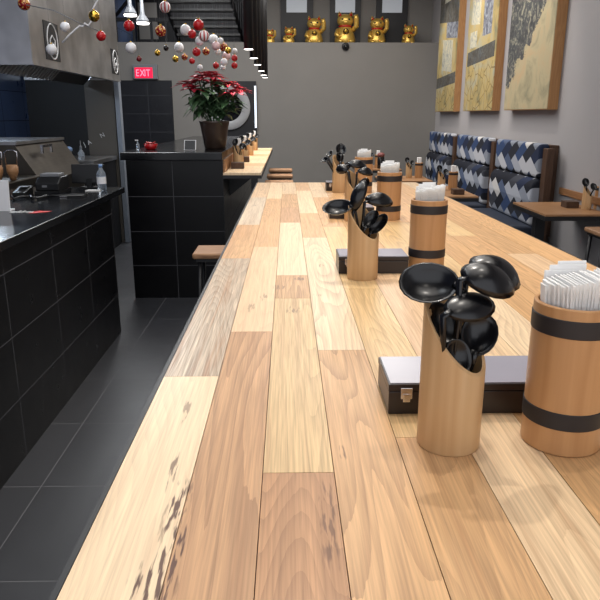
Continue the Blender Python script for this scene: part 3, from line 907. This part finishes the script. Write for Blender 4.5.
# sets on the shelf
cp = None
stn = ('nearest', 'second', 'third', 'farthest')
for i, y in enumerate((5.93, 6.75, 7.75, 8.85)):
    loc = (-.435, y, 1.0504)
    if cp is None:
        cp = thing('condiment_cup', 'bamboo cup of spoons on the bar shelf, nearest', 'cup', loc, 'spoon cups on the bar shelf')
        smooth_by_angle(cup_mesh().build('cup_body', M['bamboo'], cp))
        sp0 = thing('ramen_spoon', 'black spoon leaning left in the nearest bar shelf cup', 'spoon', loc, 'spoons on the bar shelf'); spoon_parts(sp0, (.018, .012, .02), (-.026, .004, .218), (-.3, -.8, .5))
        sp1 = thing('ramen_spoon', 'black spoon leaning right in the nearest bar shelf cup', 'spoon', loc, 'spoons on the bar shelf'); spoon_parts(sp1, (-.018, -.012, .02), (.036, -.012, .185), (.1, -.6, .6))
        nh0 = thing('napkin_holder', 'bamboo napkin holder on the bar shelf, nearest', 'napkin holder', (-.445, y + .14, 1.0504), 'napkin holders on the bar shelf')
        smooth_by_angle(holder_mesh().build('holder_body', M['holder'], nh0))
        smooth_by_angle(MB().lathe([(.0482, .15), (.0491, .151), (.0491, .171), (.0482, .172)], 40, cap=False).build('band', M['band'], nh0))
        nk0 = thing('napkin_stack', 'white napkin wad in the nearest bar shelf holder', 'napkins', (-.445, y + .14, 1.0504), 'napkin wads on the bar shelf')
        MB().box(-.024, .024, -.022, .022, .0135, .245).build('folded_sheets', M['paper'], nk0, bevel=.004)
        bx0 = thing('chopstick_box', 'small dark chopstick box at the near end of bar shelf', 'box', (-.488, y - .12, 1.0504), 'boxes on the bar shelf')
        MB().box(0, .11, -.06, .05, 0, .045).build('box_body', M['panel'], bx0, bevel=.002)
        MB().box(-.001, .111, -.061, .051, .0455, .052).build('lid', M['panel'], bx0, bevel=.002)
    else:
        dup(cp, loc, 'bamboo cup of spoons on the bar shelf, %s along' % stn[i])
        dup(sp0, loc, 'black spoon leaning left in the %s bar shelf cup' % stn[i])
        dup(sp1, loc, 'black spoon leaning right in the %s bar shelf cup' % stn[i])
        dup(nh0, (-.445, y + .14, 1.0504), 'bamboo napkin holder on the bar shelf, %s along' % stn[i])
        dup(nk0, (-.445, y + .14, 1.0504), 'white napkin wad in the %s bar shelf holder' % stn[i])
        if i == 1: dup(bx0, (-.488, y - .12, 1.0504), 'small dark chopstick box in front of the second bar shelf cup')

# things on the far counter top
pn = thing('potted_poinsettia', 'red poinsettia in a dark bronze pot on the far counter', 'plant', (-.640, 5.95, FT))
MB().lathe([(.085, 0), (.092, .006), (.118, .16), (.128, .215), (.132, .222), (.132, .238), (.122, .238), (.118, .20), (0, .20)], 32).build('pot', M['pot'], pn)
MB().lathe([(.117, .201), (.06, .212), (0, .214)], 24).build('soil', M['soil'], pn)
def leafv(mb, base, dirv, L, W, droop):
    d = Vector(dirv).normalized(); up = Vector((0, 0, 1))
    s = d.cross(up)
    if s.length < .01: s = Vector((1, 0, 0))
    s.normalize(); nrm = s.cross(d)
    b = Vector(base); vs = []; prof = [(0, .05), (.2, .55), (.42, 1), (.62, .78), (.82, .42), (1, .02)]
    for t, w in prof:
        c = b + d * (L * t) - up * (droop * L * t * t)
        vs += [c - s * W * w * .5 + nrm * W * .10 * w, c, c + s * W * w * .5 + nrm * W * .10 * w]
    fs = []
    for k in range(len(prof) - 1):
        o = k * 3
        fs += [(o, o + 1, o + 4, o + 3), (o + 1, o + 2, o + 5, o + 4)]
    mb.add(vs, fs, True)
rnd = random.Random(5)
stem = MB(); lv = MB()
heads = [(-.22, -.02, .545), (-.09, .03, .62), (.0, -.08, .60), (.13, -.02, .54), (.22, .0, .49), (-.16, -.10, .50), (.17, -.09, .47), (.04, .08, .56), (-.10, -.13, .57), (-.03, .1, .63)]
for hx, hy, hz in heads:
    stem.tube([(hx * .15, hy * .15, .20), (hx * .55, hy * .55, .32), (hx, hy, hz - .01)], .006, 6)
    for q in range(15):
        t = rnd.uniform(.35, .95)
        a = rnd.uniform(0, 2 * PI)
        base = Vector((hx * (.15 + .85 * t), hy * (.15 + .85 * t), .20 + (hz - .22) * t))
        leafv(lv, base, (math.cos(a), math.sin(a), rnd.uniform(-.3, .35)), rnd.uniform(.12, .18), rnd.uniform(.06, .085), rnd.uniform(.2, .7))
stem.build('stems', M['leaf'], pn)
lv.build('leaves', M['leaf'], pn, solid=.0012)
for hx, hy, hz in heads:
    bm_ = MB()
    a0 = rnd.uniform(0, 6)
    for ringn, (n, L, el) in enumerate(((8, .135, .05), (7, .10, .45))):
        for q in range(n):
            a = a0 + 2 * PI * (q + .5 * ringn) / n + rnd.uniform(-.15, .15)
            leafv(bm_, (hx, hy, hz + .006 * ringn), (math.cos(a), math.sin(a), el + rnd.uniform(-.1, .2)), L * rnd.uniform(.85, 1.1), .055, .25)
    bm_.ball((hx, hy, hz + .012), .010, 8, 5)
    bm_.build('flower_head', M['bract'], pn, solid=.0012)
fp = thing('flower_bowl', 'small red bowl of red flowers at the far counter left corner', 'plant', (-1.17, 5.75, FT))
MB().lathe([(.035, 0), (.05, .012), (.058, .05), (.054, .05), (.046, .014), (0, .012)], 20).build('bowl', M['red'], fp)
fl = MB()
for q in range(26):
    a = rnd.uniform(0, 6.28)
    leafv(fl, (0, 0, .03), (math.cos(a), math.sin(a), rnd.uniform(.3, 1.6)), .075, .035, .3)
fl.build('petals', M['red'], fp, solid=.001)
fr = thing('tablet_sign', 'white-edged small display standing left of the poinsettia pot', 'sign', (-.815, 5.60, FT))
MB().prism([(0, .004), (.008, 0), (.045, .082), (.037, .086)], 'X', -.05, .05).build('display_case', M['whiteb'], fr, bevel=.002)
MB().prism([(-.0008, .0085), (.0000, .0080), (.0335, .0815), (.0327, .0820)], 'X', -.044, .044).build('screen', M['black'], fr)
b = thing('hand_sanitiser', 'tiny pale pump bottle at the far counter left edge', 'bottle', (-1.275, 5.72, FT))
MB().lathe([(.014, 0), (.015, .002), (.015, .05), (.006, .06), (.005, .075), (0, .075)], 14).build('bottle_body', M['clear'], b)
MB().box(-.02, .006, -.005, .005, .0755, .085).build('pump', M['whiteb'], b)

# ring mirror, light strip, exit sign on the back wall
rm = thing('ring_mirror', 'round dark mirror with a wide pale ring behind the poinsettia', 'mirror', (-1.0, YB - .03, 1.63))
rot = Matrix.Rotation(PI / 2, 4, 'X')
smooth_by_angle(MB().lathe([(.235, 0), (.235, .035), (.25, .045), (.36, .045), (.375, .035), (.375, 0)], 48, rot, cap=False).build('ring', flat('ring_grey', S(158, 158, 160), .4, .05), rm))
MB().lathe([(.232, .001), (.232, .012)], 40, rot).build('mirror_glass', flat('dark_mirror', S(60, 60, 66), .05, .1, metal=1), rm)
ls = thing('light_strip', 'vertical white light strip at the niche edge on back wall', 'lamp', (-.535, YB - .03, 1.28))
MB().box(-.02, .02, -.025, 0, 0, .70).build('housing', M['grey'], ls)
MB().box(-.014, .014, -.031, -.0252, .01, .69).build('tube', M['led'], ls)
ex = thing('exit_sign', 'red lit exit sign on the back wall above the dark doorway', 'sign', (-2.37, YB, 2.075))
MB().box(-.20, .21, -.08, 0, 0, .235).build('sign_housing', M['greyp'] if False else M['grey'], ex, bevel=.01)
MB().box(-.165, .13, -.086, -.0805, .02, .185).build('sign_face', M['exitface'], ex)
for ch, x in (('E', -.150), ('X', -.082), ('I', -.010), ('T', .022)):
    letter(ch, x, .048, .155, ex, M['exitletter'], (PI / 2, 0, 0), -.0875).scale = (.75, 1, 1)
# dark dome on the ledge wall
cm = thing('security_camera', 'round black dome camera on back wall below the ledge', 'camera', (.985, YB, 2.60))
MB().lathe([(.062, 0), (.062, .03), (.05, .045), (.0, .05)], 24, rot).build('housing', M['black'], cm)
MB().ball((0, -.05, -.005), .035, 16, 10).build('lens', M['spoon'], cm)

# ------------------------------------------------------------------ gold cats along the ledge
def cat(loc, s, label):
    r = thing('lucky_cat', label, 'figurine', loc, 'gold cat figurines on the ledge')
    b = MB()
    b.lathe([(.30, 0), (.34, .03), (.34, .16), (.29, .34), (.22, .50), (.15, .58)], 20)
    b.ball((-.17, -.26, .07), (.11, .13, .07)); b.ball((.17, -.26, .07), (.11, .13, .07))
    b.tube([(-.24, -.1, .42), (-.30, -.24, .28), (-.2, -.30, .2)], [.08, .075, .06], 8)
    b.build('body', M['gold'], r)
    h = MB().ball((0, -.03, .72), (.27, .22, .21), 18, 10)
    for sx in (-1, 1):
        h.lathe([(.09, 0), (.05, .09), (.0, .16)], 8, Matrix.Translation((sx * .17, -.02, .86)) @ Matrix.Rotation(sx * .25, 4, 'Y'))
    h.ball((0, -.24, .66), (.09, .04, .05))
    ho = h.build('head', M['gold'], r)
    for sx in (-1, 1):
        MB().ball((sx * .105, -.215, .745), (.045, .03, .03), 8, 5).build('eye', M['black'], ho)
        MB().lathe([(.05, 0), (.03, .06), (.0, .10)], 6, Matrix.Translation((sx * .165, -.085, .86)) @ Matrix.Rotation(sx * .25, 4, 'Y')).build('inner_ear', M['red'], ho)
    MB().tube([(.24, -.06, .42), (.36, -.1, .56), (.35, -.14, .78), (.32, -.18, .88)], [.08, .085, .085, .07], 10).build('raised_paw', M['gold'], r)
    MB().tube([(.19 * math.cos(a * PI / 8), .17 * math.sin(a * PI / 8) - .02, .545) for a in range(16)], .028, 6, closed=True).build('collar', M['red'], r)
    MB().lathe([(.10, 0), (.10, .02), (.06, .04), (0, .04)], 16, Matrix.Translation((0, -.30, .36)) @ Matrix.Rotation(PI / 2 + .25, 4, 'X')).build('medallion', M['goldb'], r)
    MB().tube([(.07 * math.cos(a * PI / 8), -.345 - .02 * math.sin(a * PI / 8), .37 + .07 * math.sin(a * PI / 8)) for a in range(16)], .014, 6, closed=True).build('medallion_rim', M['blackb'], r)
    r.scale = (s, s, s)
    return r
YC = 11.93
c0 = cat((-.285, YC, ZL), .25, 'small gold cat figurine at the left end of the ledge')
for x, s, lb in ((.04, .285, 'small gold cat under the left black window, raised paw right'), (.47, .45, 'large gold cat figurine right of the left window'),
                 (1.0, .52, 'largest gold cat, in front of the middle window'), (1.545, .45, 'large gold cat figurine left of the right window'),
                 (2.09, .33, 'small gold cat figurine at the right end of the ledge')):
    dup(c0, (x, YC, ZL), lb, scale=s)

# ------------------------------------------------------------------ pendants over the bar shelf
tp = None
for i, y in enumerate((5.85, 6.75, 7.6, 8.65, 9.55, 10.15)):
    lb = ('black tube pendant with white disc, nearest over the bar shelf', 'second black tube pendant from the front over the bar shelf', 'third black tube pendant from the front',
          'fourth black tube pendant from the front', 'fifth black tube pendant from the front', 'farthest black tube pendant by the back wall')[i]
    if tp is None:
        tp = thing('tube_pendant', lb, 'lamp', (-.32, y, 2.03), 'black tube pendants in a row')
        MB().lathe([(.040, .004), (.040, 1.6), (0, 1.6)], 20).build('tube_shade', M['black'], tp)
        MB().lathe([(.037, 0), (.038, .003)], 20).build('light_disc', M['lamp'], tp)
        MB().tube([(0, 0, 1.6), (0, 0, ZC - 2.03)], .006, 6).build('suspension_rod', M['black'], tp)
    else:
        dup(tp, (-.32, y, 2.03), lb)

# ------------------------------------------------------------------ baubles
BA = [(-1.829, 4.96, 2.244, 0.042, 'rg'), (-1.67, 4.96, 1.947, 0.038, 'w'), (-1.459, 4.64, 2.058, 0.032, 'w'), (-1.266, 4.65, 2.126, 0.036, 'g'), (-1.302, 4.92, 2.033, 0.034, 'r'), (-1.171, 5.23, 2.137, 0.04, 'r'), (-1.125, 5.04, 1.966, 0.039, 'w'), (-1.1, 5.17, 1.901, 0.02, 'd'), (-1.12, 6.53, 2.458, 0.05, 's'), (-1.017, 5.66, 2.152, 0.044, 'rg'), (-1.15, 6.19, 2.031, 0.026, 'g'), (-1.06, 6.12, 2.066, 0.024, 'k'), (-1.084, 6.76, 2.025, 0.031, 'g'), (-1.126, 7.29, 2.18, 0.05, 'w'), (-1.06, 7.2, 2.079, 0.033, 'rg'), (-0.924, 6.41, 2.247, 0.049, 'w'), (-0.84, 6.22, 2.192, 0.038, 'r'), (-0.736, 5.87, 2.224, 0.045, 'r'), (-0.64, 5.42, 2.089, 0.042, 's'), (-0.745, 5.97, 2.109, 0.037, 'w'), (-0.79, 6.09, 2.031, 0.037, 'r'), (-0.823, 7.09, 2.123, 0.038, 'rg'), (-0.738, 5.4, 1.905, 0.023, 'r'), (-0.796, 6.34, 1.919, 0.027, 'w'), (-0.764, 7.3, 2.259, 0.051, 'w'), (-0.632, 6.67, 2.181, 0.031, 'w'), (-0.578, 5.7, 2.043, 0.035, 'p'), (-0.701, 7.09, 2.123, 0.033, 'w'), (-0.626, 6.9, 2.149, 0.042, 'rg'), (-0.572, 6.78, 2.105, 0.031, 'g'), (-0.53, 7.12, 2.131, 0.027, 'w'), (-0.63, 7.26, 2.094, 0.045, 'p'), (-0.578, 6.38, 1.97, 0.034, 'w'), (-0.66, 7.15, 1.973, 0.029, 'w'), (-0.714, 6.97, 1.98, 0.032, 'r'), (-0.487, 6.46, 2.011, 0.03, 'r'), (-0.508, 6.71, 1.963, 0.031, 'r')]
BL = ['dark red and gold bauble at far upper left by the hood', 'white bauble hanging in front of the hood logo plate', 'white bauble right of the hood logo plate', 'gold bauble high in front of the hood',
      'red bauble on the wire end in front of the hood', 'red bauble above a white one near the exit sign', 'white bauble below a red one near the exit sign', 'tiny dark red bauble over the exit sign corner',
      'red and white striped bauble hanging highest, left of the cluster', 'patterned red and gold bauble below the high striped one', 'small gold bauble right of the exit sign top', 'small black bauble beside the gold ones',
      'small gold bauble below and right of the black one', 'white bauble just left of the cluster, under the stair', 'small patterned red bauble under that white one', 'large white bauble at upper left of the cluster',
      'red bauble tucked behind the large white one', 'large red bauble topping the cluster', 'striped pale bauble below the large red one', 'white bauble below the striped pale one',
      'red bauble at the cluster left side above the leaves', 'patterned red bauble at middle of the cluster', 'small red bauble lowest on the cluster left', 'small white bauble just above the poinsettia',
      'white bauble at the cluster centre top', 'small white bauble right of the centre top one', 'pale pink bauble under the two white centre ones', 'small white bauble under the pale pink one',
      'patterned red and gold bauble at the cluster right', 'small gold bauble beside the patterned right one', 'small white bauble at the cluster right end', 'pale pink bauble low in the cluster right',
      'white bauble under the low pink one', 'tiny white bauble lowest in the cluster centre', 'red bauble low in the cluster, above red petals', 'upper of two red baubles at the cluster right end', 'lower of two red baubles at the cluster right end']
BM = dict(rg='redgold', w='whiteb', g='goldb', r='red', d='darkred', s='striped', k='blackb', p='pinkb')
for (x, y, z, r, c), lb in zip(BA, BL):
    t = thing('bauble', lb, 'bauble', (x, y, z), 'hanging christmas baubles')
    MB().ball((0, 0, 0), r, 20, 12).build('ball', M[BM[c]], t)
    MB().lathe([(r * .22, r * .96), (r * .22, r * 1.16), (0, r * 1.18)], 10).build('cap', M['goldb'], t)
    MB().tube([(0, 0, r * 1.15), (0, 0, ZC - z)], .0007, 4).build('hanging_thread', M['grey'], t)
tag(MB().tube([(-1.72, 4.70, 2.20), (-1.55, 4.72, 2.17), (-1.40, 4.74, 2.10), (-1.28, 4.78, 2.05)], .0035, 6).build('wire', M['grey']), 'thin dark wire running from the hood to the red bauble', 'wire')
tag(MB().tube([(-1.643, 5.13, 2.009), (-1.589, 5.13, 2.061), (-1.505, 5.13, 2.125), (-1.484, 5.13, 2.120), (-1.468, 5.13, 2.142), (-1.441, 5.13, 2.125), (-1.410, 5.13, 2.167), (-1.399, 5.13, 2.242), (-1.357, 5.13, 2.305), (-1.325, 5.01, 2.666), (-1.325, 5.01, ZC)], .007, 6).build('ribbon_garland', M['whiteb']), 'white twisted ribbon garland in front of the steel hood', 'garland')

# ------------------------------------------------------------------ stools
def stool(loc, w, d, h, label, group='wooden seat bar stools'):
    r = thing('bar_stool', label, 'stool', loc, group)
    MB().box(-w / 2, w / 2, -d / 2, d / 2, h - .035, h).build('seat', M['seatwood'], r, bevel=.012, seg=3)
    MB().box(-w / 2 + .02, w / 2 - .02, -d / 2 + .02, d / 2 - .02, h - .055, h - .0355).build('seat_frame', M['black'], r)
    for sx in (-1, 1):
        for sy in (-1, 1):
            MB().tube([(sx * (w / 2 - .04), sy * (d / 2 - .04), h - .056), (sx * (w / 2 - .015), sy * (d / 2 - .015), 0)], .014, 4).build('leg', M['black'], r)
    MB().tube([(sx * (w / 2 - .026), sy * (d / 2 - .026), .25) for sx, sy in ((-1, -1), (1, -1), (1, 1), (-1, 1))], .009, 6, closed=True).build('footrest', M['black'], r)
    return r
s0 = stool((-.375, 3.80, 0), .35, .26, .735, 'wooden seat stool tucked at the left side of the communal table')
for y, lb in ((7.25, 'wooden stool at the bar shelf, front of three beyond the table'), (8.05, 'wooden stool at the bar shelf, middle of three'), (8.9, 'wooden stool at the bar shelf, farthest of three')):
    dup(s0, (-.09, y, .0), lb, rz=0).scale = (.9, 1, 1.09)
stool((2.38, 4.63, 0), .34, .28, .70, 'wooden stool at the right frame edge before the wall table')
for o in bpy.data.objects:
    if o.name.startswith('bar_stool') and o.location.z > .01: o.location.z = 0

# ------------------------------------------------------------------ benches with patterned backs
def bench(y0, y1, label):
    r = thing('upholstered_bench', label, 'bench', (0, (y0 + y1) / 2, 0), 'upholstered benches along the right wall')
    h = (y1 - y0) / 2
    MB().box(1.90, 2.42, -h, h, .36, .46).build('seat_cushion', M['navy'], r, bevel=.03, seg=3)
    MB().box(1.94, 2.54, -h + .01, h - .01, 0, .359).build('seat_base', M['panel'], r)
    MB().box(2.475, 2.555, -h, h, .36, 1.225).build('back_panel', M['panel'], r)
    MB().prism([(2.35, .462), (2.474, .462), (2.474, .905), (2.385, .915), (2.335, .86), (2.325, .7)], 'Y', -h + .005, h - .005).build('lower_back_cushion', M['fabric'], r, bevel=.03, seg=3)
    MB().box(2.375, 2.474, -h + .005, h - .005, .92, 1.24).build('upper_back_cushion', M['fabric'], r, bevel=.03, seg=3)
    MB().box(2.405, 2.475, -h - .12, -h - .002, 0, 1.20).build('end_post', M['panel'], r, bevel=.006)
    return r
bench(6.22, 7.56, 'nearest patterned bench, blue and grey blocks, along the right wall')
bench(7.83, 9.32, 'middle patterned bench between the other two on the right wall')
bench(9.66, 11.15, 'farthest patterned bench, in the corner by the back wall')

# ------------------------------------------------------------------ side tables
def side_table(x0, x1, y0, y1, label):
    r = thing('side_table', label, 'table', ((x0 + x1) / 2, (y0 + y1) / 2, 0), 'small wooden tables by the right benches')
    w, d = (x1 - x0) / 2, (y1 - y0) / 2
    MB().box(-w, w, -d, d, .735, .75).build('tabletop', M['tabwood'], r)
    MB().box(-w - .004, w + .004, -d - .004, d + .004, .70, .7345).build('edge_frame', M['black'], r)
    MB().box(-w + .06, -w + .14, -.04, .04, .016, .6995).build('post', M['black'], r)
    MB().box(-w + .02, -w + .50, -.22, .22, 0, .015).build('base_plate', M['black'], r)
    return r
side_table(2.02, 2.54, 5.04, 5.80, 'square wooden table against the right wall, front right')
side_table(1.20, 1.83, 6.22, 7.18, 'wooden table before the nearest bench, left part hidden by napkins')
side_table(1.12, 1.72, 7.74, 8.42, 'wooden table before the middle bench')
side_table(1.02, 1.64, 9.45, 10.3, 'farthest small wooden table near the back corner')
# on them
ST = .7504
def station(x, y, wh, first=[0]):
    k = first[0]; first[0] += 1
    bc = dup(cp, (x, y, ST), 'bamboo spoon cup on %s' % wh, group='spoon cups on the side tables')
    dup(sp0, (x, y, ST), 'black spoon leaning left in the cup on %s' % wh, group='spoons on the side tables')
    dup(sp1, (x, y, ST), 'black spoon leaning right in the cup on %s' % wh, group='spoons on the side tables')
    h = dup(nh0, (x + .13, y + .04, ST), 'bamboo napkin holder on %s' % wh, group='napkin holders on the side tables')
    dup(nk0, (x + .13, y + .04, ST), 'white napkin wad in the holder on %s' % wh, group='napkin wads on the side tables')
station(2.468, 5.33, 'the square table against the right wall')
station(1.60, 6.80, 'the table before the nearest bench')
station(1.50, 8.12, 'the table before the middle bench')
station(1.22, 9.80, 'the farthest small table')
dup(bx0, (2.33, 5.46, ST), 'small dark box left of the cup on the wall table', group='boxes on the side tables')
dup(bx0, (1.62, 6.42, ST), 'small dark box on the table before the nearest bench', group='boxes on the side tables')
dup(bx0, (1.30, 8.1, ST), 'small dark box on the table before the middle bench', group='boxes on the side tables')
o = thing('sauce_jar', 'small jar with dusty red lid on the farthest small table', 'jar', (1.36, 9.62, ST))
MB().lathe([(.045, 0), (.05, .01), (.05, .16), (.04, .17), (0, .17)], 20).build('jar_body', M['blackb'], o)
MB().lathe([(.052, .171), (.052, .21), (.03, .225), (0, .225)], 20).build('jar_lid', flat('dusty_red', S(140, 84, 80), .5), o)

# ------------------------------------------------------------------ paintings
def painting(y0, y1, kind, label):
    zc = 2.55
    r = thing('framed_painting', label, 'painting', (XW - .0455, (y0 + y1) / 2, zc), 'tall paintings on the right wall')
    h = (y1 - y0) / 2; v = 1.0
    MB().box(-.055, -.05, -h + .008, h - .008, -v + .008, v - .008).build('canvas', painting_mat('painting_%d' % kind, kind), r)
    MB().box(-.0495, .045, -h, h, -v, -v + .02).box(-.0495, .045, -h, h, v - .02, v).box(-.0495, .045, -h, -h + .02, -v + .02, v - .02).box(-.0495, .045, h - .02, h, -v + .02, v - .02).build('box_frame', M['frame'], r)
    return r
painting(6.36, 7.65, 3, 'nearest tall painting, dark brushed mass above a sandy ground')
painting(8.10, 9.42, 2, 'middle tall painting, ochre collage with dark band and pale patches')
painting(9.98, 11.2, 1, 'farthest tall painting, ochre and dark collage near the corner')

# ------------------------------------------------------------------ lights
def spot(loc, aim, power, size=60, blend=.6, radius=.05, col=(1, .93, .84)):
    l = bpy.data.lights.new('ceiling_spot', 'SPOT')
    l.energy = power; l.spot_size = math.radians(size); l.spot_blend = blend; l.shadow_soft_size = radius; l.color = col
    o = bpy.data.objects.new('ceiling_spot', l); COL.objects.link(o)
    o.location = loc
    o.rotation_euler = (Vector(aim) - Vector(loc)).to_track_quat('-Z', 'Y').to_euler()
    return o


def area(loc, aim, power, sx, sy, col=(1, 1, 1)):
    l = bpy.data.lights.new('ceiling_fill', 'AREA')  # soft fill light added to lift the room, stands for no fixture
    l.shape = 'RECTANGLE'; l.size = sx; l.size_y = sy; l.energy = power; l.color = col
    o = bpy.data.objects.new('ceiling_fill', l); COL.objects.link(o)
    o.location = loc
    o.rotation_euler = (Vector(aim) - Vector(loc)).to_track_quat('-Z', 'Y').to_euler()
    return o


LK = 1.0
for x, y, p in ((.1, 2.3, 96), (.25, 3.9, 92), (.55, 1.1, 38), (.35, -.4, 30)):
    spot((x, y, 3.6), (x + .1, y - .5, 1.1), p * LK, 95, .8, .035)
for y in (6.9, 8.75, 10.6):
    spot((1.55, y, 3.7), (2.55, y, 1.9), 75 * LK, 60, .7, .05)
for y in (5.85, 6.75, 7.6, 8.65, 9.55, 10.15):
    spot((-.32, y, 2.02), (-.32, y, 1), 20 * LK, 120, .8, .03)
area((.4, 2.5, 3.85), (.4, 2.5, 0), 66 * LK, 2.0, 5.0, (1, .95, .9))
area((.6, 8.5, 3.85), (.6, 8.5, 0), 150 * LK, 2.5, 4.0, (1, .95, .9))
area((-1.2, 3.0, 3.85), (-1.2, 3.0, 0), 40 * LK, .8, 4, (.9, .95, 1))
area((-1.75, 8.6, 3.8), (-1.75, 8.6, 0), 95 * LK, .6, 2.5, (.95, .98, 1))

l = bpy.data.lights.new('hood_fill', 'POINT'); l.energy = 20; l.shadow_soft_size = .05; l.color = (.72, .85, 1)  # unseen point light added to brighten the filter and the navy wall
o = bpy.data.objects.new('hood_fill', l); COL.objects.link(o); o.location = (-2.72, 6.1, 2.02)
area((-1.6, 13.2, 3.85), (-1.6, 13.2, 0), 20, 1.5, .8)
w = bpy.data.worlds.new('shopfront_daylight'); SC.world = w; w.use_nodes = True
w.node_tree.nodes['Background'].inputs[0].default_value = (.92, .94, 1, 1)
w.node_tree.nodes['Background'].inputs[1].default_value = 1.3

# ------------------------------------------------------------------ camera
cam = bpy.data.cameras.new('camera'); cam.sensor_width = 36; cam.lens = 39.0; cam.clip_start = .02
co = bpy.data.objects.new('camera', cam); COL.objects.link(co)
co.location = (0, 0, 1.5)
th, yw = math.radians(15.887), math.radians(1.102)
F = Vector((math.sin(yw) * math.cos(th), math.cos(yw) * math.cos(th), -math.sin(th)))
co.rotation_euler = F.to_track_quat('-Z', 'Y').to_euler()
SC.camera = co
